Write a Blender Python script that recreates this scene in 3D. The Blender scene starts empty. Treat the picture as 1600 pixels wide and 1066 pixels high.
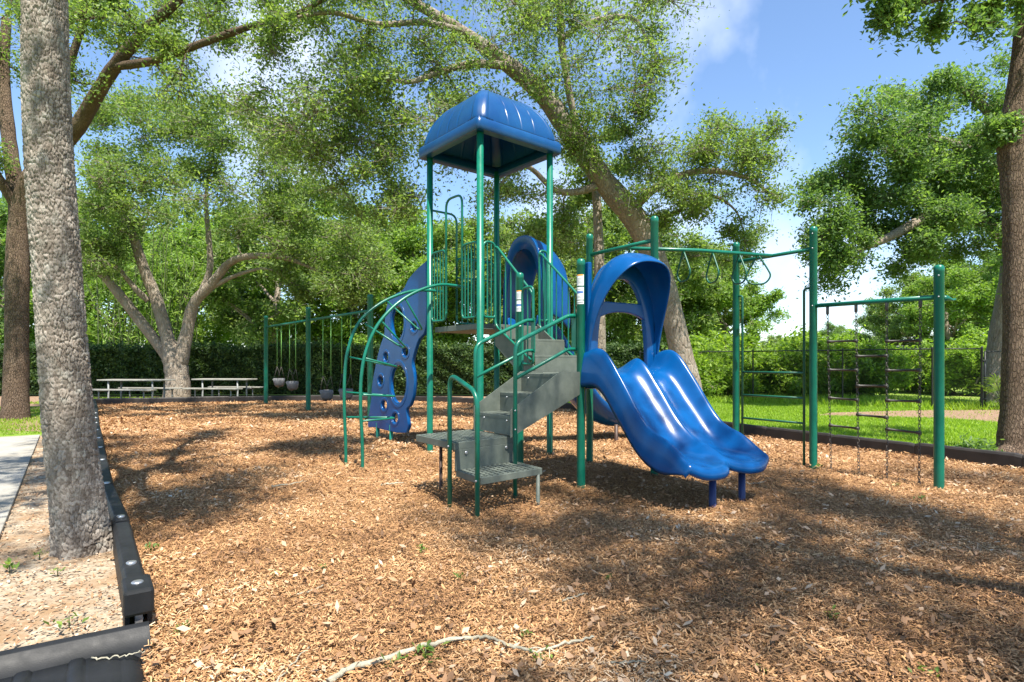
import bpy, bmesh, math, random
import numpy as np
from mathutils import Vector, Matrix

# ------------------------------------------------------------------ camera, sky, sun, exposure
FPX, CX, HY, CH = 915.0, 800.0, 569.0, 1.3          # focal length in px of a 1600 px wide picture, horizon row, eye height
sc = bpy.context.scene
cam_d = bpy.data.cameras.new('camera'); cam = bpy.data.objects.new('camera', cam_d)
sc.collection.objects.link(cam); sc.camera = cam
cam.location = (0, 0, CH); cam.rotation_euler = (math.radians(90), 0, 0)
cam_d.sensor_width = 36; cam_d.lens = FPX/1600*36; cam_d.shift_y = (HY-533)/1600
cam_d.clip_start = 0.05; cam_d.clip_end = 2000

SUN = Vector((0.17, -0.41, 0.895)).normalized()
SUN_EL = math.asin(SUN.z); SUN_AZ = math.atan2(SUN.x, SUN.y)
w = bpy.data.worlds.new('World'); sc.world = w; w.use_nodes = True
nt = w.node_tree; nt.nodes.clear()
wo = nt.nodes.new('ShaderNodeOutputWorld'); bg = nt.nodes.new('ShaderNodeBackground')
sky = nt.nodes.new('ShaderNodeTexSky'); sky.sky_type = 'NISHITA'; sky.sun_disc = False
sky.sun_elevation = SUN_EL; sky.sun_rotation = SUN_AZ
sky.air_density = 1.15; sky.dust_density = 0.25; sky.altitude = 800; sky.ozone_density = 4.5
tc = nt.nodes.new('ShaderNodeTexCoord'); mp = nt.nodes.new('ShaderNodeMapping')
mp.inputs['Location'].default_value = (0.35, 0.2, 0.15); mp.inputs['Scale'].default_value = (1, 1, 0.8)
cn = nt.nodes.new('ShaderNodeTexNoise'); cn.inputs['Scale'].default_value = 3.2; cn.inputs['Detail'].default_value = 6; cn.inputs['Roughness'].default_value = 0.52
cr = nt.nodes.new('ShaderNodeValToRGB'); cr.color_ramp.elements[0].position = 0.52; cr.color_ramp.elements[1].position = 0.74
cm = nt.nodes.new('ShaderNodeMixRGB'); cm.inputs[2].default_value = (5.2, 5.6, 6.6, 1)
cs = nt.nodes.new('ShaderNodeMath'); cs.operation = 'MULTIPLY'; cs.inputs[1].default_value = 0.8
L = nt.links.new
L(tc.outputs['Generated'], mp.inputs['Vector']); L(mp.outputs[0], cn.inputs['Vector']); L(cn.outputs['Fac'], cr.inputs[0])
L(cr.outputs[0], cs.inputs[0]); L(cs.outputs[0], cm.inputs[0]); L(sky.outputs[0], cm.inputs[1]); L(cm.outputs[0], bg.inputs[0]); L(bg.outputs[0], wo.inputs[0])
bg.inputs[1].default_value = 0.108
sun_d = bpy.data.lights.new('sun', 'SUN'); sun_d.energy = 4.9; sun_d.angle = math.radians(0.55); sun_d.color = (1, 0.94, 0.84)
sun = bpy.data.objects.new('sun', sun_d); sc.collection.objects.link(sun)
sun.rotation_euler = (-SUN).to_track_quat('-Z', 'Y').to_euler(); sun.location = (10, -10, 30)
sc.view_settings.view_transform = 'Standard'; sc.view_settings.look = 'None'
sc.view_settings.exposure = 1.3; sc.view_settings.gamma = 1

# ------------------------------------------------------------------ helpers
COL = sc.collection
v3 = lambda x, y, z=0.0: Vector((x, y, z))
R = random.Random(7)
def G(px, py, z=0.0):
    Y = FPX*(CH-z)/(py-HY); return Vector(((px-CX)/FPX*Y, Y, z))
def P(px, py, Y):
    return Vector(((px-CX)/FPX*Y, Y, CH+(HY-py)*Y/FPX))
def on_plane(px, py, o, d):
    """ray of a pixel met with the upright plane through o along d"""
    k = (px-CX)/FPX
    t = (k*o[1]-o[0])/(d[0]-k*d[1])
    X, Y = o[0]+d[0]*t, o[1]+d[1]*t
    return Vector((X, Y, CH+(HY-py)*Y/FPX))
def tag(o, label=None, cat=None, group=None, kind=None):
    if label: o['label'] = label
    if cat: o['category'] = cat
    if group: o['group'] = group
    if kind: o['kind'] = kind
    return o
def thing(name, label, cat, loc=(0, 0, 0), group=None):
    o = bpy.data.objects.new(name, None); COL.objects.link(o); o.location = loc; o.empty_display_size = 0.2
    return tag(o, label, cat, group)

class MB:
    def __init__(s): s.v = []; s.f = []; s.sm = []
    def add(s, vs, fs, smooth=False):
        n = len(s.v); s.v += [tuple(p) for p in vs]
        s.f += [tuple(i+n for i in f) for f in fs]; s.sm += [smooth]*len(fs); return s
    def box(s, c, size, ax=None):
        c = Vector(c); ax = ax or (Vector((1, 0, 0)), Vector((0, 1, 0)), Vector((0, 0, 1)))
        a, b, d = [Vector(x).normalized()*(k/2) for x, k in zip(ax, size)]
        vs = [c+a*i+b*j+d*k for i in (-1, 1) for j in (-1, 1) for k in (-1, 1)]
        return s.add(vs, [(0, 1, 3, 2), (4, 6, 7, 5), (0, 4, 5, 1), (2, 3, 7, 6), (0, 2, 6, 4), (1, 5, 7, 3)])
    def bar(s, p, q, wd, ht, up=(0, 0, 1)):
        p = Vector(p); q = Vector(q); d = q-p; sd = d.cross(Vector(up)).normalized(); u = sd.cross(d).normalized()
        return s.box((p+q)/2, (d.length, wd, ht), (d, sd, u))
    def tube(s, path, r, n=8, caps=True, closed=False):
        path = [Vector(p) for p in path]; m = len(path)
        rs = [r]*m if not hasattr(r, '__len__') else list(r)
        vs = []; up = None
        for i, p in enumerate(path):
            if closed: t = path[(i+1) % m]-path[i-1]
            else: t = path[min(i+1, m-1)]-path[max(i-1, 0)]
            t.normalize()
            if up is None:
                up = Vector((0, 0, 1)) if abs(t.z) < 0.9 else Vector((0, 1, 0))
            up = (up-t*up.dot(t)).normalized(); sd = t.cross(up)
            for k in range(n):
                a = 2*math.pi*k/n; vs.append(p+(up*math.cos(a)+sd*math.sin(a))*rs[i])
        fs = []
        for i in range(m if closed else m-1):
            j = (i+1) % m
            for k in range(n):
                fs.append((i*n+k, i*n+(k+1) % n, j*n+(k+1) % n, j*n+k))
        s.add(vs, fs, True)
        if caps and not closed:
            b = len(s.v)-len(vs)
            s.f += [tuple(b+k for k in range(n))[::-1], tuple(b+(m-1)*n+k for k in range(n))]; s.sm += [False, False]
        return s
    def lathe(s, prof, base, n=16, smooth=True):
        base = Vector(base); vs = []
        for r_, z in prof:
            for k in range(n):
                a = 2*math.pi*k/n; vs.append(base+Vector((r_*math.cos(a), r_*math.sin(a), z)))
        fs = [(i*n+k, i*n+(k+1) % n, (i+1)*n+(k+1) % n, (i+1)*n+k) for i in range(len(prof)-1) for k in range(n)]
        return s.add(vs, fs, smooth)
    def grid(s, rows, smooth=True, closed=False):
        m = len(rows[0]); vs = [p for r_ in rows for p in r_]
        fs = []
        for i in range(len(rows)-1):
            for k in range(m if closed else m-1):
                fs.append((i*m+k, i*m+(k+1) % m, (i+1)*m+(k+1) % m, (i+1)*m+k))
        return s.add(vs, fs, smooth)
    def build(s, name, mat, parent=None, bevel=0, solid=0, sub=0):
        me = bpy.data.meshes.new(name); me.from_pydata(s.v, [], s.f)
        me.polygons.foreach_set('use_smooth', s.sm); me.update()
        return link(name, me, mat, parent, bevel, solid, sub)
def link(name, me, mat, parent=None, bevel=0, solid=0, sub=0):
    o = bpy.data.objects.new(name, me); COL.objects.link(o)
    if mat and not me.materials: me.materials.append(mat)
    if parent:
        o.parent = parent; off = parent.location if parent.parent is None else Vector()
        if off.length > 0: o.matrix_parent_inverse = Matrix.Translation(-off)
    if solid:
        m = o.modifiers.new('solid', 'SOLIDIFY'); m.thickness = solid; m.offset = -1
    if bevel:
        m = o.modifiers.new('bevel', 'BEVEL'); m.width = bevel; m.segments = 2; m.limit_method = 'ANGLE'; m.harden_normals = False
    if sub:
        m = o.modifiers.new('sub', 'SUBSURF'); m.levels = sub; m.render_levels = sub
    return o
def np_mesh(name, V, F, smooth=False, rnd=None):
    """fast mesh: V (n,3), F (m,4); rnd: one random number per face"""
    me = bpy.data.meshes.new(name); V = np.asarray(V, np.float32); F = np.asarray(F, np.int32)
    k = F.shape[1]
    me.vertices.add(len(V)); me.vertices.foreach_set('co', V.ravel())
    me.loops.add(F.size); me.loops.foreach_set('vertex_index', F.ravel())
    me.polygons.add(len(F)); me.polygons.foreach_set('loop_start', np.arange(0, F.size, k, dtype=np.int32))
    me.polygons.foreach_set('use_smooth', np.full(len(F), smooth))
    me.update(calc_edges=True)
    if rnd is not None:
        a = me.attributes.new('rnd', 'FLOAT', 'FACE'); a.data.foreach_set('value', np.asarray(rnd, np.float32))
    return me
def rounded(pts, r, k=5):
    pts = [Vector(p) for p in pts]; out = [pts[0]]
    for i in range(1, len(pts)-1):
        a, b, c = pts[i-1], pts[i], pts[i+1]
        q = min(r, (a-b).length*.49, (c-b).length*.49)
        p0 = b+(a-b).normalized()*q; p1 = b+(c-b).normalized()*q
        for j in range(k+1):
            t = j/k; out.append(p0*(1-t)**2+b*2*t*(1-t)+p1*t*t)
    out.append(pts[-1]); return out
def smooth_path(pts, k=6):
    pts = [Vector(p) for p in pts]; out = []
    for i in range(len(pts)-1):
        a = pts[max(i-1, 0)]; b = pts[i]; c = pts[i+1]; d = pts[min(i+2, len(pts)-1)]
        for j in range(k):
            t = j/k
            out.append(.5*((2*b)+(c-a)*t+(2*a-5*b+4*c-d)*t*t+(3*b-a-3*c+d)*t**3))
    out.append(pts[-1]); return out
def in_poly(x, y, poly):
    x = np.asarray(x); y = np.asarray(y); ins = np.zeros(x.shape, bool); n = len(poly)
    for i in range(n):
        x0, y0 = poly[i]; x1, y1 = poly[(i+1) % n]
        c = ((y0 > y) != (y1 > y)) & (x < (x1-x0)*(y-y0)/((y1-y0) if y1 != y0 else 1e-9)+x0)
        ins ^= c
    return ins

# ------------------------------------------------------------------ materials
def mat(name):
    m = bpy.data.materials.new(name); m.use_nodes = True
    return m, m.node_tree, m.node_tree.nodes['Principled BSDF']
def node(t, kind, **kw):
    n = t.nodes.new(kind)
    for k, v in kw.items():
        if k in n.inputs.keys(): n.inputs[k].default_value = v
        else: setattr(n, k, v)
    return n
def ramp(t, stops):
    n = t.nodes.new('ShaderNodeValToRGB'); e = n.color_ramp.elements
    while len(e) < len(stops): e.new(0.5)
    for q, (p, c) in zip(e, stops): q.position = p; q.color = (*c, 1)
    return n
def bump(t, b, src, strength, dist=0.01):
    n = node(t, 'ShaderNodeBump', Strength=strength, Distance=dist)
    t.links.new(src, n.inputs['Height']); t.links.new(n.outputs[0], b.inputs['Normal']); return n
def painted(name, c1, c2, rough, scale=9, spec=0.4, coat=0.0, bmp=0.06, rv=.13):
    m, t, b = mat(name)
    co = node(t, 'ShaderNodeTexCoord')
    n = node(t, 'ShaderNodeTexNoise', Scale=scale, Detail=6.0, Roughness=0.65); t.links.new(co.outputs['Object'], n.inputs['Vector'])
    r_ = ramp(t, [(0.35, c1), (0.72, c2)]); t.links.new(n.outputs['Fac'], r_.inputs[0]); t.links.new(r_.outputs[0], b.inputs['Base Color'])
    n2 = node(t, 'ShaderNodeTexNoise', Scale=scale*5, Detail=5.0); t.links.new(co.outputs['Object'], n2.inputs['Vector'])
    mr = node(t, 'ShaderNodeMapRange'); mr.inputs[3].default_value = rough-rv*.8; mr.inputs[4].default_value = rough+rv*1.2
    t.links.new(n2.outputs['Fac'], mr.inputs[0]); t.links.new(mr.outputs[0], b.inputs['Roughness'])
    n3 = node(t, 'ShaderNodeTexNoise', Scale=170.0, Detail=2.0); t.links.new(co.outputs['Object'], n3.inputs['Vector'])
    bump(t, b, n3.outputs['Fac'], bmp, 0.004)
    b.inputs['Specular IOR Level'].default_value = spec; b.inputs['Coat Weight'].default_value = coat; b.inputs['Coat Roughness'].default_value = 0.15
    return m
M = {}
M['green'] = painted('green_coat', (0.002, 0.112, 0.072), (0.006, 0.155, 0.098), 0.32, 6, coat=.1, bmp=.03)
M['darkgreen'] = painted('dark_green_coat', (0.006, 0.075, 0.045), (0.012, 0.10, 0.06), 0.4, 6)
M['blue'] = painted('blue_plastic', (0.001, 0.054, 0.19), (0.002, 0.074, 0.245), 0.24, 3, spec=.28, coat=.06, bmp=.004, rv=.03)
M['roofblue'] = painted('faded_blue_plastic', (0.0025, 0.045, 0.16), (0.007, 0.068, 0.20), 0.30, 2.5, spec=.4, bmp=.006, rv=.05)
M['darkblue'] = painted('dark_blue_coat', (0.010, 0.022, 0.10), (0.014, 0.032, 0.13), 0.4, 6)
M['deck'] = painted('grey_deck_coat', (0.082, 0.098, 0.082), (0.13, 0.148, 0.124), 0.5, 8, bmp=.1)
M['brown'] = painted('brown_coat', (0.045, 0.024, 0.016), (0.07, 0.04, 0.028), 0.5)
M['chain'] = painted('weathered_chain', (0.055, 0.048, 0.042), (0.11, 0.095, 0.08), 0.5)
M['rungbrown'] = painted('dark_rung_coat', (0.035, 0.032, 0.026), (0.06, 0.052, 0.042), 0.45)
M['steel'] = painted('galvanised_steel', (0.36, 0.37, 0.38), (0.5, 0.51, 0.52), 0.35); M['steel'].node_tree.nodes['Principled BSDF'].inputs['Metallic'].default_value = 0.8
M['limechain'] = painted('pale_green_chain_sleeve', (0.10, 0.27, 0.05), (0.18, 0.36, 0.09), 0.5)
M['greyrubber'] = painted('grey_rubber', (0.10, 0.10, 0.105), (0.17, 0.17, 0.175), 0.6)
M['black'] = painted('black_plastic', (0.009, 0.010, 0.011), (0.018, 0.019, 0.021), 0.52, 5, spec=.28, bmp=.12)
M['timber'] = painted('dark_brown_plastic', (0.018, 0.015, 0.013), (0.036, 0.03, 0.026), 0.55, 5, bmp=.15)
M['fence'] = painted('black_vinyl', (0.014, 0.016, 0.015), (0.022, 0.025, 0.023), 0.5)
M['weathered'] = painted('weathered_plank', (0.22, 0.215, 0.19), (0.34, 0.33, 0.29), 0.75, 4, bmp=.2)
M['leg'] = painted('grey_frame', (0.17, 0.18, 0.18), (0.25, 0.255, 0.25), 0.5)
M['white'] = painted('white_paint', (0.72, 0.73, 0.73), (0.8, 0.8, 0.8), 0.35)
M['glass'] = painted('dark_glass', (0.015, 0.02, 0.022), (0.025, 0.03, 0.03), 0.08)
M['rubber'] = painted('tyre_rubber', (0.012, 0.012, 0.012), (0.02, 0.02, 0.02), 0.7)
M['orange'] = painted('orange_print', (0.8, 0.32, 0.04), (0.85, 0.36, 0.06), 0.4)
M['blueprint'] = painted('blue_print', (0.05, 0.12, 0.35), (0.07, 0.16, 0.42), 0.4)
M['roofgrey'] = painted('grey_roofing', (0.22, 0.22, 0.23), (0.32, 0.32, 0.33), 0.8)

def leafmat(name, dark, mid, light, trans=0.42, tcol=None):
    m, t, b = mat(name); t.nodes.remove(b)
    at = node(t, 'ShaderNodeAttribute', attribute_name='rnd')
    r_ = ramp(t, [(0.0, dark), (0.55, mid), (1.0, light)]); t.links.new(at.outputs['Fac'], r_.inputs[0])
    d = node(t, 'ShaderNodeBsdfPrincipled', Roughness=0.5); t.links.new(r_.outputs[0], d.inputs['Base Color'])
    d.inputs['Specular IOR Level'].default_value = 0.35
    tr = node(t, 'ShaderNodeBsdfTranslucent')
    mx = node(t, 'ShaderNodeMixRGB', blend_type='MULTIPLY'); mx.inputs[0].default_value = 1; mx.inputs[2].default_value = (*(tcol or (1.7, 1.75, 0.75)), 1)
    t.links.new(r_.outputs[0], mx.inputs[1]); t.links.new(mx.outputs[0], tr.inputs[0])
    ms = node(t, 'ShaderNodeMixShader'); ms.inputs[0].default_value = trans
    t.links.new(d.outputs[0], ms.inputs[1]); t.links.new(tr.outputs[0], ms.inputs[2])
    t.links.new(ms.outputs[0], t.nodes['Material Output'].inputs[0]); return m
M['oak'] = leafmat('oak_leaf', (0.06, 0.11, 0.026), (0.15, 0.225, 0.062), (0.30, 0.38, 0.15), .5)
M['oakdeep'] = leafmat('deep_oak_leaf', (0.052, 0.105, 0.034), (0.12, 0.205, 0.06), (0.24, 0.34, 0.11), .5)
M['fresh'] = leafmat('fresh_leaf', (0.08, 0.15, 0.022), (0.17, 0.28, 0.05), (0.30, 0.41, 0.09))
M['lime'] = leafmat('lime_leaf', (0.07, 0.13, 0.02), (0.17, 0.28, 0.03), (0.33, 0.44, 0.07), .5)
M['hedge'] = leafmat('hedge_leaf', (0.02, 0.045, 0.014), (0.055, 0.105, 0.027), (0.16, 0.23, 0.065), .35)
M['moss'] = leafmat('grey_moss', (0.10, 0.11, 0.07), (0.17, 0.18, 0.12), (0.24, 0.25, 0.17), .3, (1, 1, .9))
M['grass'] = leafmat('grass_blade', (0.13, 0.22, 0.016), (0.22, 0.34, 0.03), (0.33, 0.45, 0.06), .5)
M['weed'] = leafmat('weed_leaf', (0.07, 0.13, 0.025), (0.12, 0.20, 0.04), (0.19, 0.28, 0.06), .4)
M['palm'] = leafmat('palm_leaf', (0.07, 0.13, 0.025), (0.14, 0.23, 0.04), (0.24, 0.33, 0.08), .3)

def barkmat(name, c1, c2, c3, scale=(9, 9, 3), strength=0.7, lichen=0.0, dist=.03, plates=False):
    m, t, b = mat(name)
    co = node(t, 'ShaderNodeTexCoord'); mp_ = node(t, 'ShaderNodeMapping'); mp_.inputs['Scale'].default_value = scale
    t.links.new(co.outputs['Object'], mp_.inputs[0])
    v = node(t, 'ShaderNodeTexVoronoi', feature='DISTANCE_TO_EDGE', Scale=2.0); n = node(t, 'ShaderNodeTexNoise', Scale=2.5, Detail=8.0, Roughness=0.7)
    wv = node(t, 'ShaderNodeMixRGB'); wv.inputs[0].default_value = .25
    t.links.new(mp_.outputs[0], n.inputs['Vector']); t.links.new(mp_.outputs[0], wv.inputs[1]); t.links.new(n.outputs['Color'], wv.inputs[2]); t.links.new(wv.outputs[0], v.inputs['Vector'])
    n2 = node(t, 'ShaderNodeTexNoise', Scale=3.2, Detail=6.0, Roughness=0.6); t.links.new(co.outputs['Object'], n2.inputs['Vector'])
    r_ = ramp(t, [(0.3, c1), (0.5, c2), (0.72, c3)])
    mx = node(t, 'ShaderNodeMath', operation='MULTIPLY_ADD'); mx.inputs[1].default_value = 0.55; 
    n4 = node(t, 'ShaderNodeTexNoise', Scale=60.0, Detail=5.0, Roughness=.7); t.links.new(co.outputs['Object'], n4.inputs['Vector'])
    ml = node(t, 'ShaderNodeMath', operation='MULTIPLY'); ml.inputs[1].default_value = .47
    t.links.new(n4.outputs['Fac'], ml.inputs[0]); t.links.new(n2.outputs['Fac'], mx.inputs[0]); t.links.new(ml.outputs[0], mx.inputs[2]); t.links.new(mx.outputs[0], r_.inputs[0])
    src = r_.outputs[0]
    if lichen:
        n3 = node(t, 'ShaderNodeTexNoise', Scale=11.0, Detail=4.0); t.links.new(co.outputs['Object'], n3.inputs['Vector'])
        r3 = ramp(t, [(0.52, (0, 0, 0)), (0.66, (lichen,)*3)]); t.links.new(n3.outputs['Fac'], r3.inputs[0])
        m3 = node(t, 'ShaderNodeMixRGB'); m3.inputs[2].default_value = (0.34, 0.345, 0.31, 1); t.links.new(r3.outputs[0], m3.inputs[0]); t.links.new(src, m3.inputs[1]); src = m3.outputs[0]
    if plates:
        at = node(t, 'ShaderNodeAttribute', attribute_name='rnd'); r5 = ramp(t, [(0.0, (.42, .38, .34)), (.45, (.85, .82, .78)), (1.0, (1.2, 1.19, 1.16))]); t.links.new(at.outputs['Fac'], r5.inputs[0])
        m5 = node(t, 'ShaderNodeMixRGB', blend_type='MULTIPLY'); m5.inputs[0].default_value = 1; t.links.new(src, m5.inputs[1]); t.links.new(r5.outputs[0], m5.inputs[2]); src = m5.outputs[0]
    t.links.new(src, b.inputs['Base Color']); b.inputs['Roughness'].default_value = 0.92; b.inputs['Specular IOR Level'].default_value = .2
    rr = ramp(t, [(0.0, (0, 0, 0)), (0.16, (1, 1, 1))]); t.links.new(v.outputs['Distance'], rr.inputs[0])
    ad = node(t, 'ShaderNodeMath', operation='MULTIPLY_ADD'); ad.inputs[1].default_value = .6; t.links.new(n.outputs['Fac'], ad.inputs[0]); t.links.new(rr.outputs[0], ad.inputs[2])
    bump(t, b, ad.outputs[0], strength, dist); return m
M['bark'] = barkmat('oak_bark', (0.15, 0.115, 0.085), (0.25, 0.205, 0.16), (0.36, 0.31, 0.25), lichen=.3)
M['barkgrey'] = barkmat('grey_plate_bark', (0.15, 0.128, 0.108), (0.26, 0.228, 0.196), (0.37, 0.335, 0.295), scale=(30, 30, 14), strength=.35, lichen=.45, dist=.012, plates=True)
M['barkbrown'] = barkmat('brown_bark', (0.11, 0.072, 0.048), (0.185, 0.128, 0.088), (0.27, 0.20, 0.145), scale=(24, 24, 7), strength=1.0, dist=.05)
M['stem'] = painted('bamboo_stem', (0.05, 0.07, 0.02), (0.10, 0.12, 0.04), 0.5)
M['deadwood'] = barkmat('dead_branch_bark', (0.17, 0.15, 0.11), (0.30, 0.28, 0.21), (0.44, 0.43, 0.34), scale=(40, 40, 40), strength=.4, dist=.005)
M['hedgecore'] = painted('hedge_stems', (0.012, 0.016, 0.008), (0.022, 0.024, 0.012), 0.95)

def groundmat(name, stops, scale, detail=9, bmp=.5, dist=.02, scale2=None, mixc=None, stretch=(1, 1, 1), r2=(0.42, 0.62)):
    m, t, b = mat(name); co = node(t, 'ShaderNodeTexCoord'); mp_ = node(t, 'ShaderNodeMapping'); mp_.inputs['Scale'].default_value = stretch
    t.links.new(co.outputs['Object'], mp_.inputs[0])
    n = node(t, 'ShaderNodeTexNoise', Scale=scale, Detail=float(detail), Roughness=0.75, Distortion=.6); t.links.new(mp_.outputs[0], n.inputs['Vector'])
    r_ = ramp(t, stops); t.links.new(n.outputs['Fac'], r_.inputs[0]); src = r_.outputs[0]
    if mixc:
        n2 = node(t, 'ShaderNodeTexNoise', Scale=scale2, Detail=5.0, Roughness=.6); t.links.new(co.outputs['Object'], n2.inputs['Vector'])
        r3 = ramp(t, [(r2[0], (0, 0, 0)), (r2[1], (1, 1, 1))]); t.links.new(n2.outputs['Fac'], r3.inputs[0])
        mx = node(t, 'ShaderNodeMixRGB'); mx.inputs[2].default_value = (*mixc, 1); t.links.new(r3.outputs[0], mx.inputs[0]); t.links.new(src, mx.inputs[1]); src = mx.outputs[0]
    t.links.new(src, b.inputs['Base Color']); b.inputs['Roughness'].default_value = 0.95; b.inputs['Specular IOR Level'].default_value = .15
    bump(t, b, n.outputs['Fac'], bmp, dist); return m
M['mulch'] = groundmat('mulch_bed', [(0.28, (0.06, 0.032, 0.018)), (0.45, (0.22, 0.118, 0.056)), (0.58, (0.415, 0.238, 0.102)), (0.75, (0.56, 0.37, 0.185))], 26, 8, .9, .03)
M['lawn'] = groundmat('lawn_soil', [(0.3, (0.09, 0.15, 0.014)), (0.5, (0.15, 0.24, 0.025)), (0.72, (0.23, 0.31, 0.05))], 14, 8, .6, .03, 1.3, (0.24, 0.21, 0.10), r2=(.5, .72))
M['sand'] = groundmat('sandy_soil', [(0.32, (0.15, 0.115, 0.08)), (0.5, (0.31, 0.25, 0.18)), (0.7, (0.50, 0.43, 0.335))], 18, 10, .5, .015, 2.6, (0.25, 0.165, 0.095), r2=(0.44, 0.62))
M['litter'] = groundmat('leaf_litter', [(0.32, (0.10, 0.06, 0.04)), (0.5, (0.24, 0.155, 0.10)), (0.7, (0.42, 0.31, 0.22))], 22, 9, .8, .03)
M['concrete'] = groundmat('concrete', [(0.3, (0.24, 0.23, 0.205)), (0.55, (0.32, 0.308, 0.275)), (0.75, (0.40, 0.385, 0.35))], 30, 9, .12, .004, 1.4, (0.26, 0.24, 0.20))
def chipmat(name, stops):
    m, t, b = mat(name); at = node(t, 'ShaderNodeAttribute', attribute_name='rnd'); r_ = ramp(t, stops)
    t.links.new(at.outputs['Fac'], r_.inputs[0]); t.links.new(r_.outputs[0], b.inputs['Base Color']); b.inputs['Roughness'].default_value = .85; b.inputs['Specular IOR Level'].default_value = .25
    return m
M['chip'] = chipmat('bark_chip', [(0.0, (0.10, 0.053, 0.028)), (0.3, (0.25, 0.132, 0.062)), (0.6, (0.42, 0.232, 0.104)), (0.85, (0.55, 0.35, 0.185)), (1.0, (0.66, 0.515, 0.35))])
M['dryleaf'] = chipmat('dry_leaf', [(0.0, (0.12, 0.07, 0.04)), (0.5, (0.30, 0.17, 0.09)), (0.8, (0.46, 0.33, 0.22)), (1.0, (0.50, 0.45, 0.36))])

# ------------------------------------------------------------------ ground
def flat(name, pts, z, m, kind='structure', parent=None):
    me = bpy.data.meshes.new(name); me.from_pydata([(x, y, z) for x, y in pts], [], [tuple(range(len(pts)))])
    o = link(name, me, m, parent)
    if kind and not parent: o['kind'] = kind
    return o
flat('ground', [(-700, -300), (700, -300), (700, 900), (-700, 900)], 0, M['lawn'])
BORDER = [(-0.55, 1.05), (-1.83, 2.86), (-2.07, 3.19), (-2.74, 4.11), (-3.67, 5.31), (-4.67, 6.68), (-6.11, 8.67), (-7.71, 10.86), (-10.6, 14.9), (-13.2, 18.5), (-8.3, 20.2), (-3.5, 20.2), (1.25, 17.2), (4.45, 10.2), (6.15, 7.04), (8.6, 2.5), (9.8, 0.3)]
MULCH = BORDER+[(9.8, -3), (-0.5, -3)]
def hnoise(x, y):
    return (np.sin(x*1.7+y*.6)*np.sin(y*1.3-x*.4)+.6*np.sin(x*4.1+1.3)*np.sin(y*3.7+.4)+.4*np.sin(x*9.3+y*7.7))*.009
def patch(name, poly, z, m, res, amp=1.0):
    xs = [p[0] for p in poly]; ys = [p[1] for p in poly]
    gx = np.arange(min(xs), max(xs)+res, res); gy = np.arange(min(ys), max(ys)+res, res)
    X, Y = np.meshgrid(gx, gy); Z = z+.012*amp+amp*hnoise(X, Y)
    V = np.stack([X, Y, Z], -1).reshape(-1, 3); nx = len(gx)
    I, J = np.meshgrid(np.arange(nx-1), np.arange(len(gy)-1)); q = (J*nx+I).ravel()
    F = np.stack([q, q+1, q+nx+1, q+nx], 1)
    c = V[F].mean(1); F = F[in_poly(c[:, 0], c[:, 1], poly)]
    o = link(name, np_mesh(name, V, F, True), m); o['kind'] = 'structure'; return o
patch('mulch_bed', MULCH, 0.012, M['mulch'], .12, 1.0)
SAND = [(-0.5, -2), (-1.9, 2.95), (-2.1, 3.2), (-2.8, 4.15), (-3.7, 5.35), (-4.75, 6.75), (-6.2, 8.7), (-7.6, 10.4), (-8.6, 10.6), (-3.85, 4.33), (-2.2, 2.1), (-3, -2)]
flat('sandy_strip', SAND, 0.006, M['sand'])
flat('soil_patch', [(-9.3, 11.3), (-7.9, 10.9), (-13.4, 18.6), (-9, 20.6), (1.5, 17.5), (1.6, 24), (-32, 24), (-26, 15), (-14, 12.6)], 0.004, M['litter'])
flat('bare_dirt_path', [(6.5, 8.3), (7.6, 6.5), (10.5, 8.2), (15, 12), (17, 17.0), (12.2, 16.6), (8.5, 15.6), (7.6, 14.7), (10.3, 13.9), (11.1, 12.2), (9.3, 10.4), (8.1, 9.6)], 0.006, M['litter'])
sw = tag(bpy.data.objects.new('sidewalk', None), kind='structure'); COL.objects.link(sw)
d0 = Vector((-8.46+3.77, 10.5-4.31)).normalized(); n0 = Vector((-d0.y, d0.x))
a0 = Vector((-3.77, 4.31))-d0*4.9
for k in range(9):
    p = a0+d0*(1.4*k+.006); q = a0+d0*(1.4*(k+1)-.006)
    mb = MB(); c = (p+q)/2+n0*.75
    mb.box((c.x, c.y, .012), ((q-p).length, 1.5, .06), ((d0.x, d0.y, 0), (n0.x, n0.y, 0), (0, 0, 1)))
    mb.build('concrete_slab', M['concrete'], sw, bevel=.006)

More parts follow.
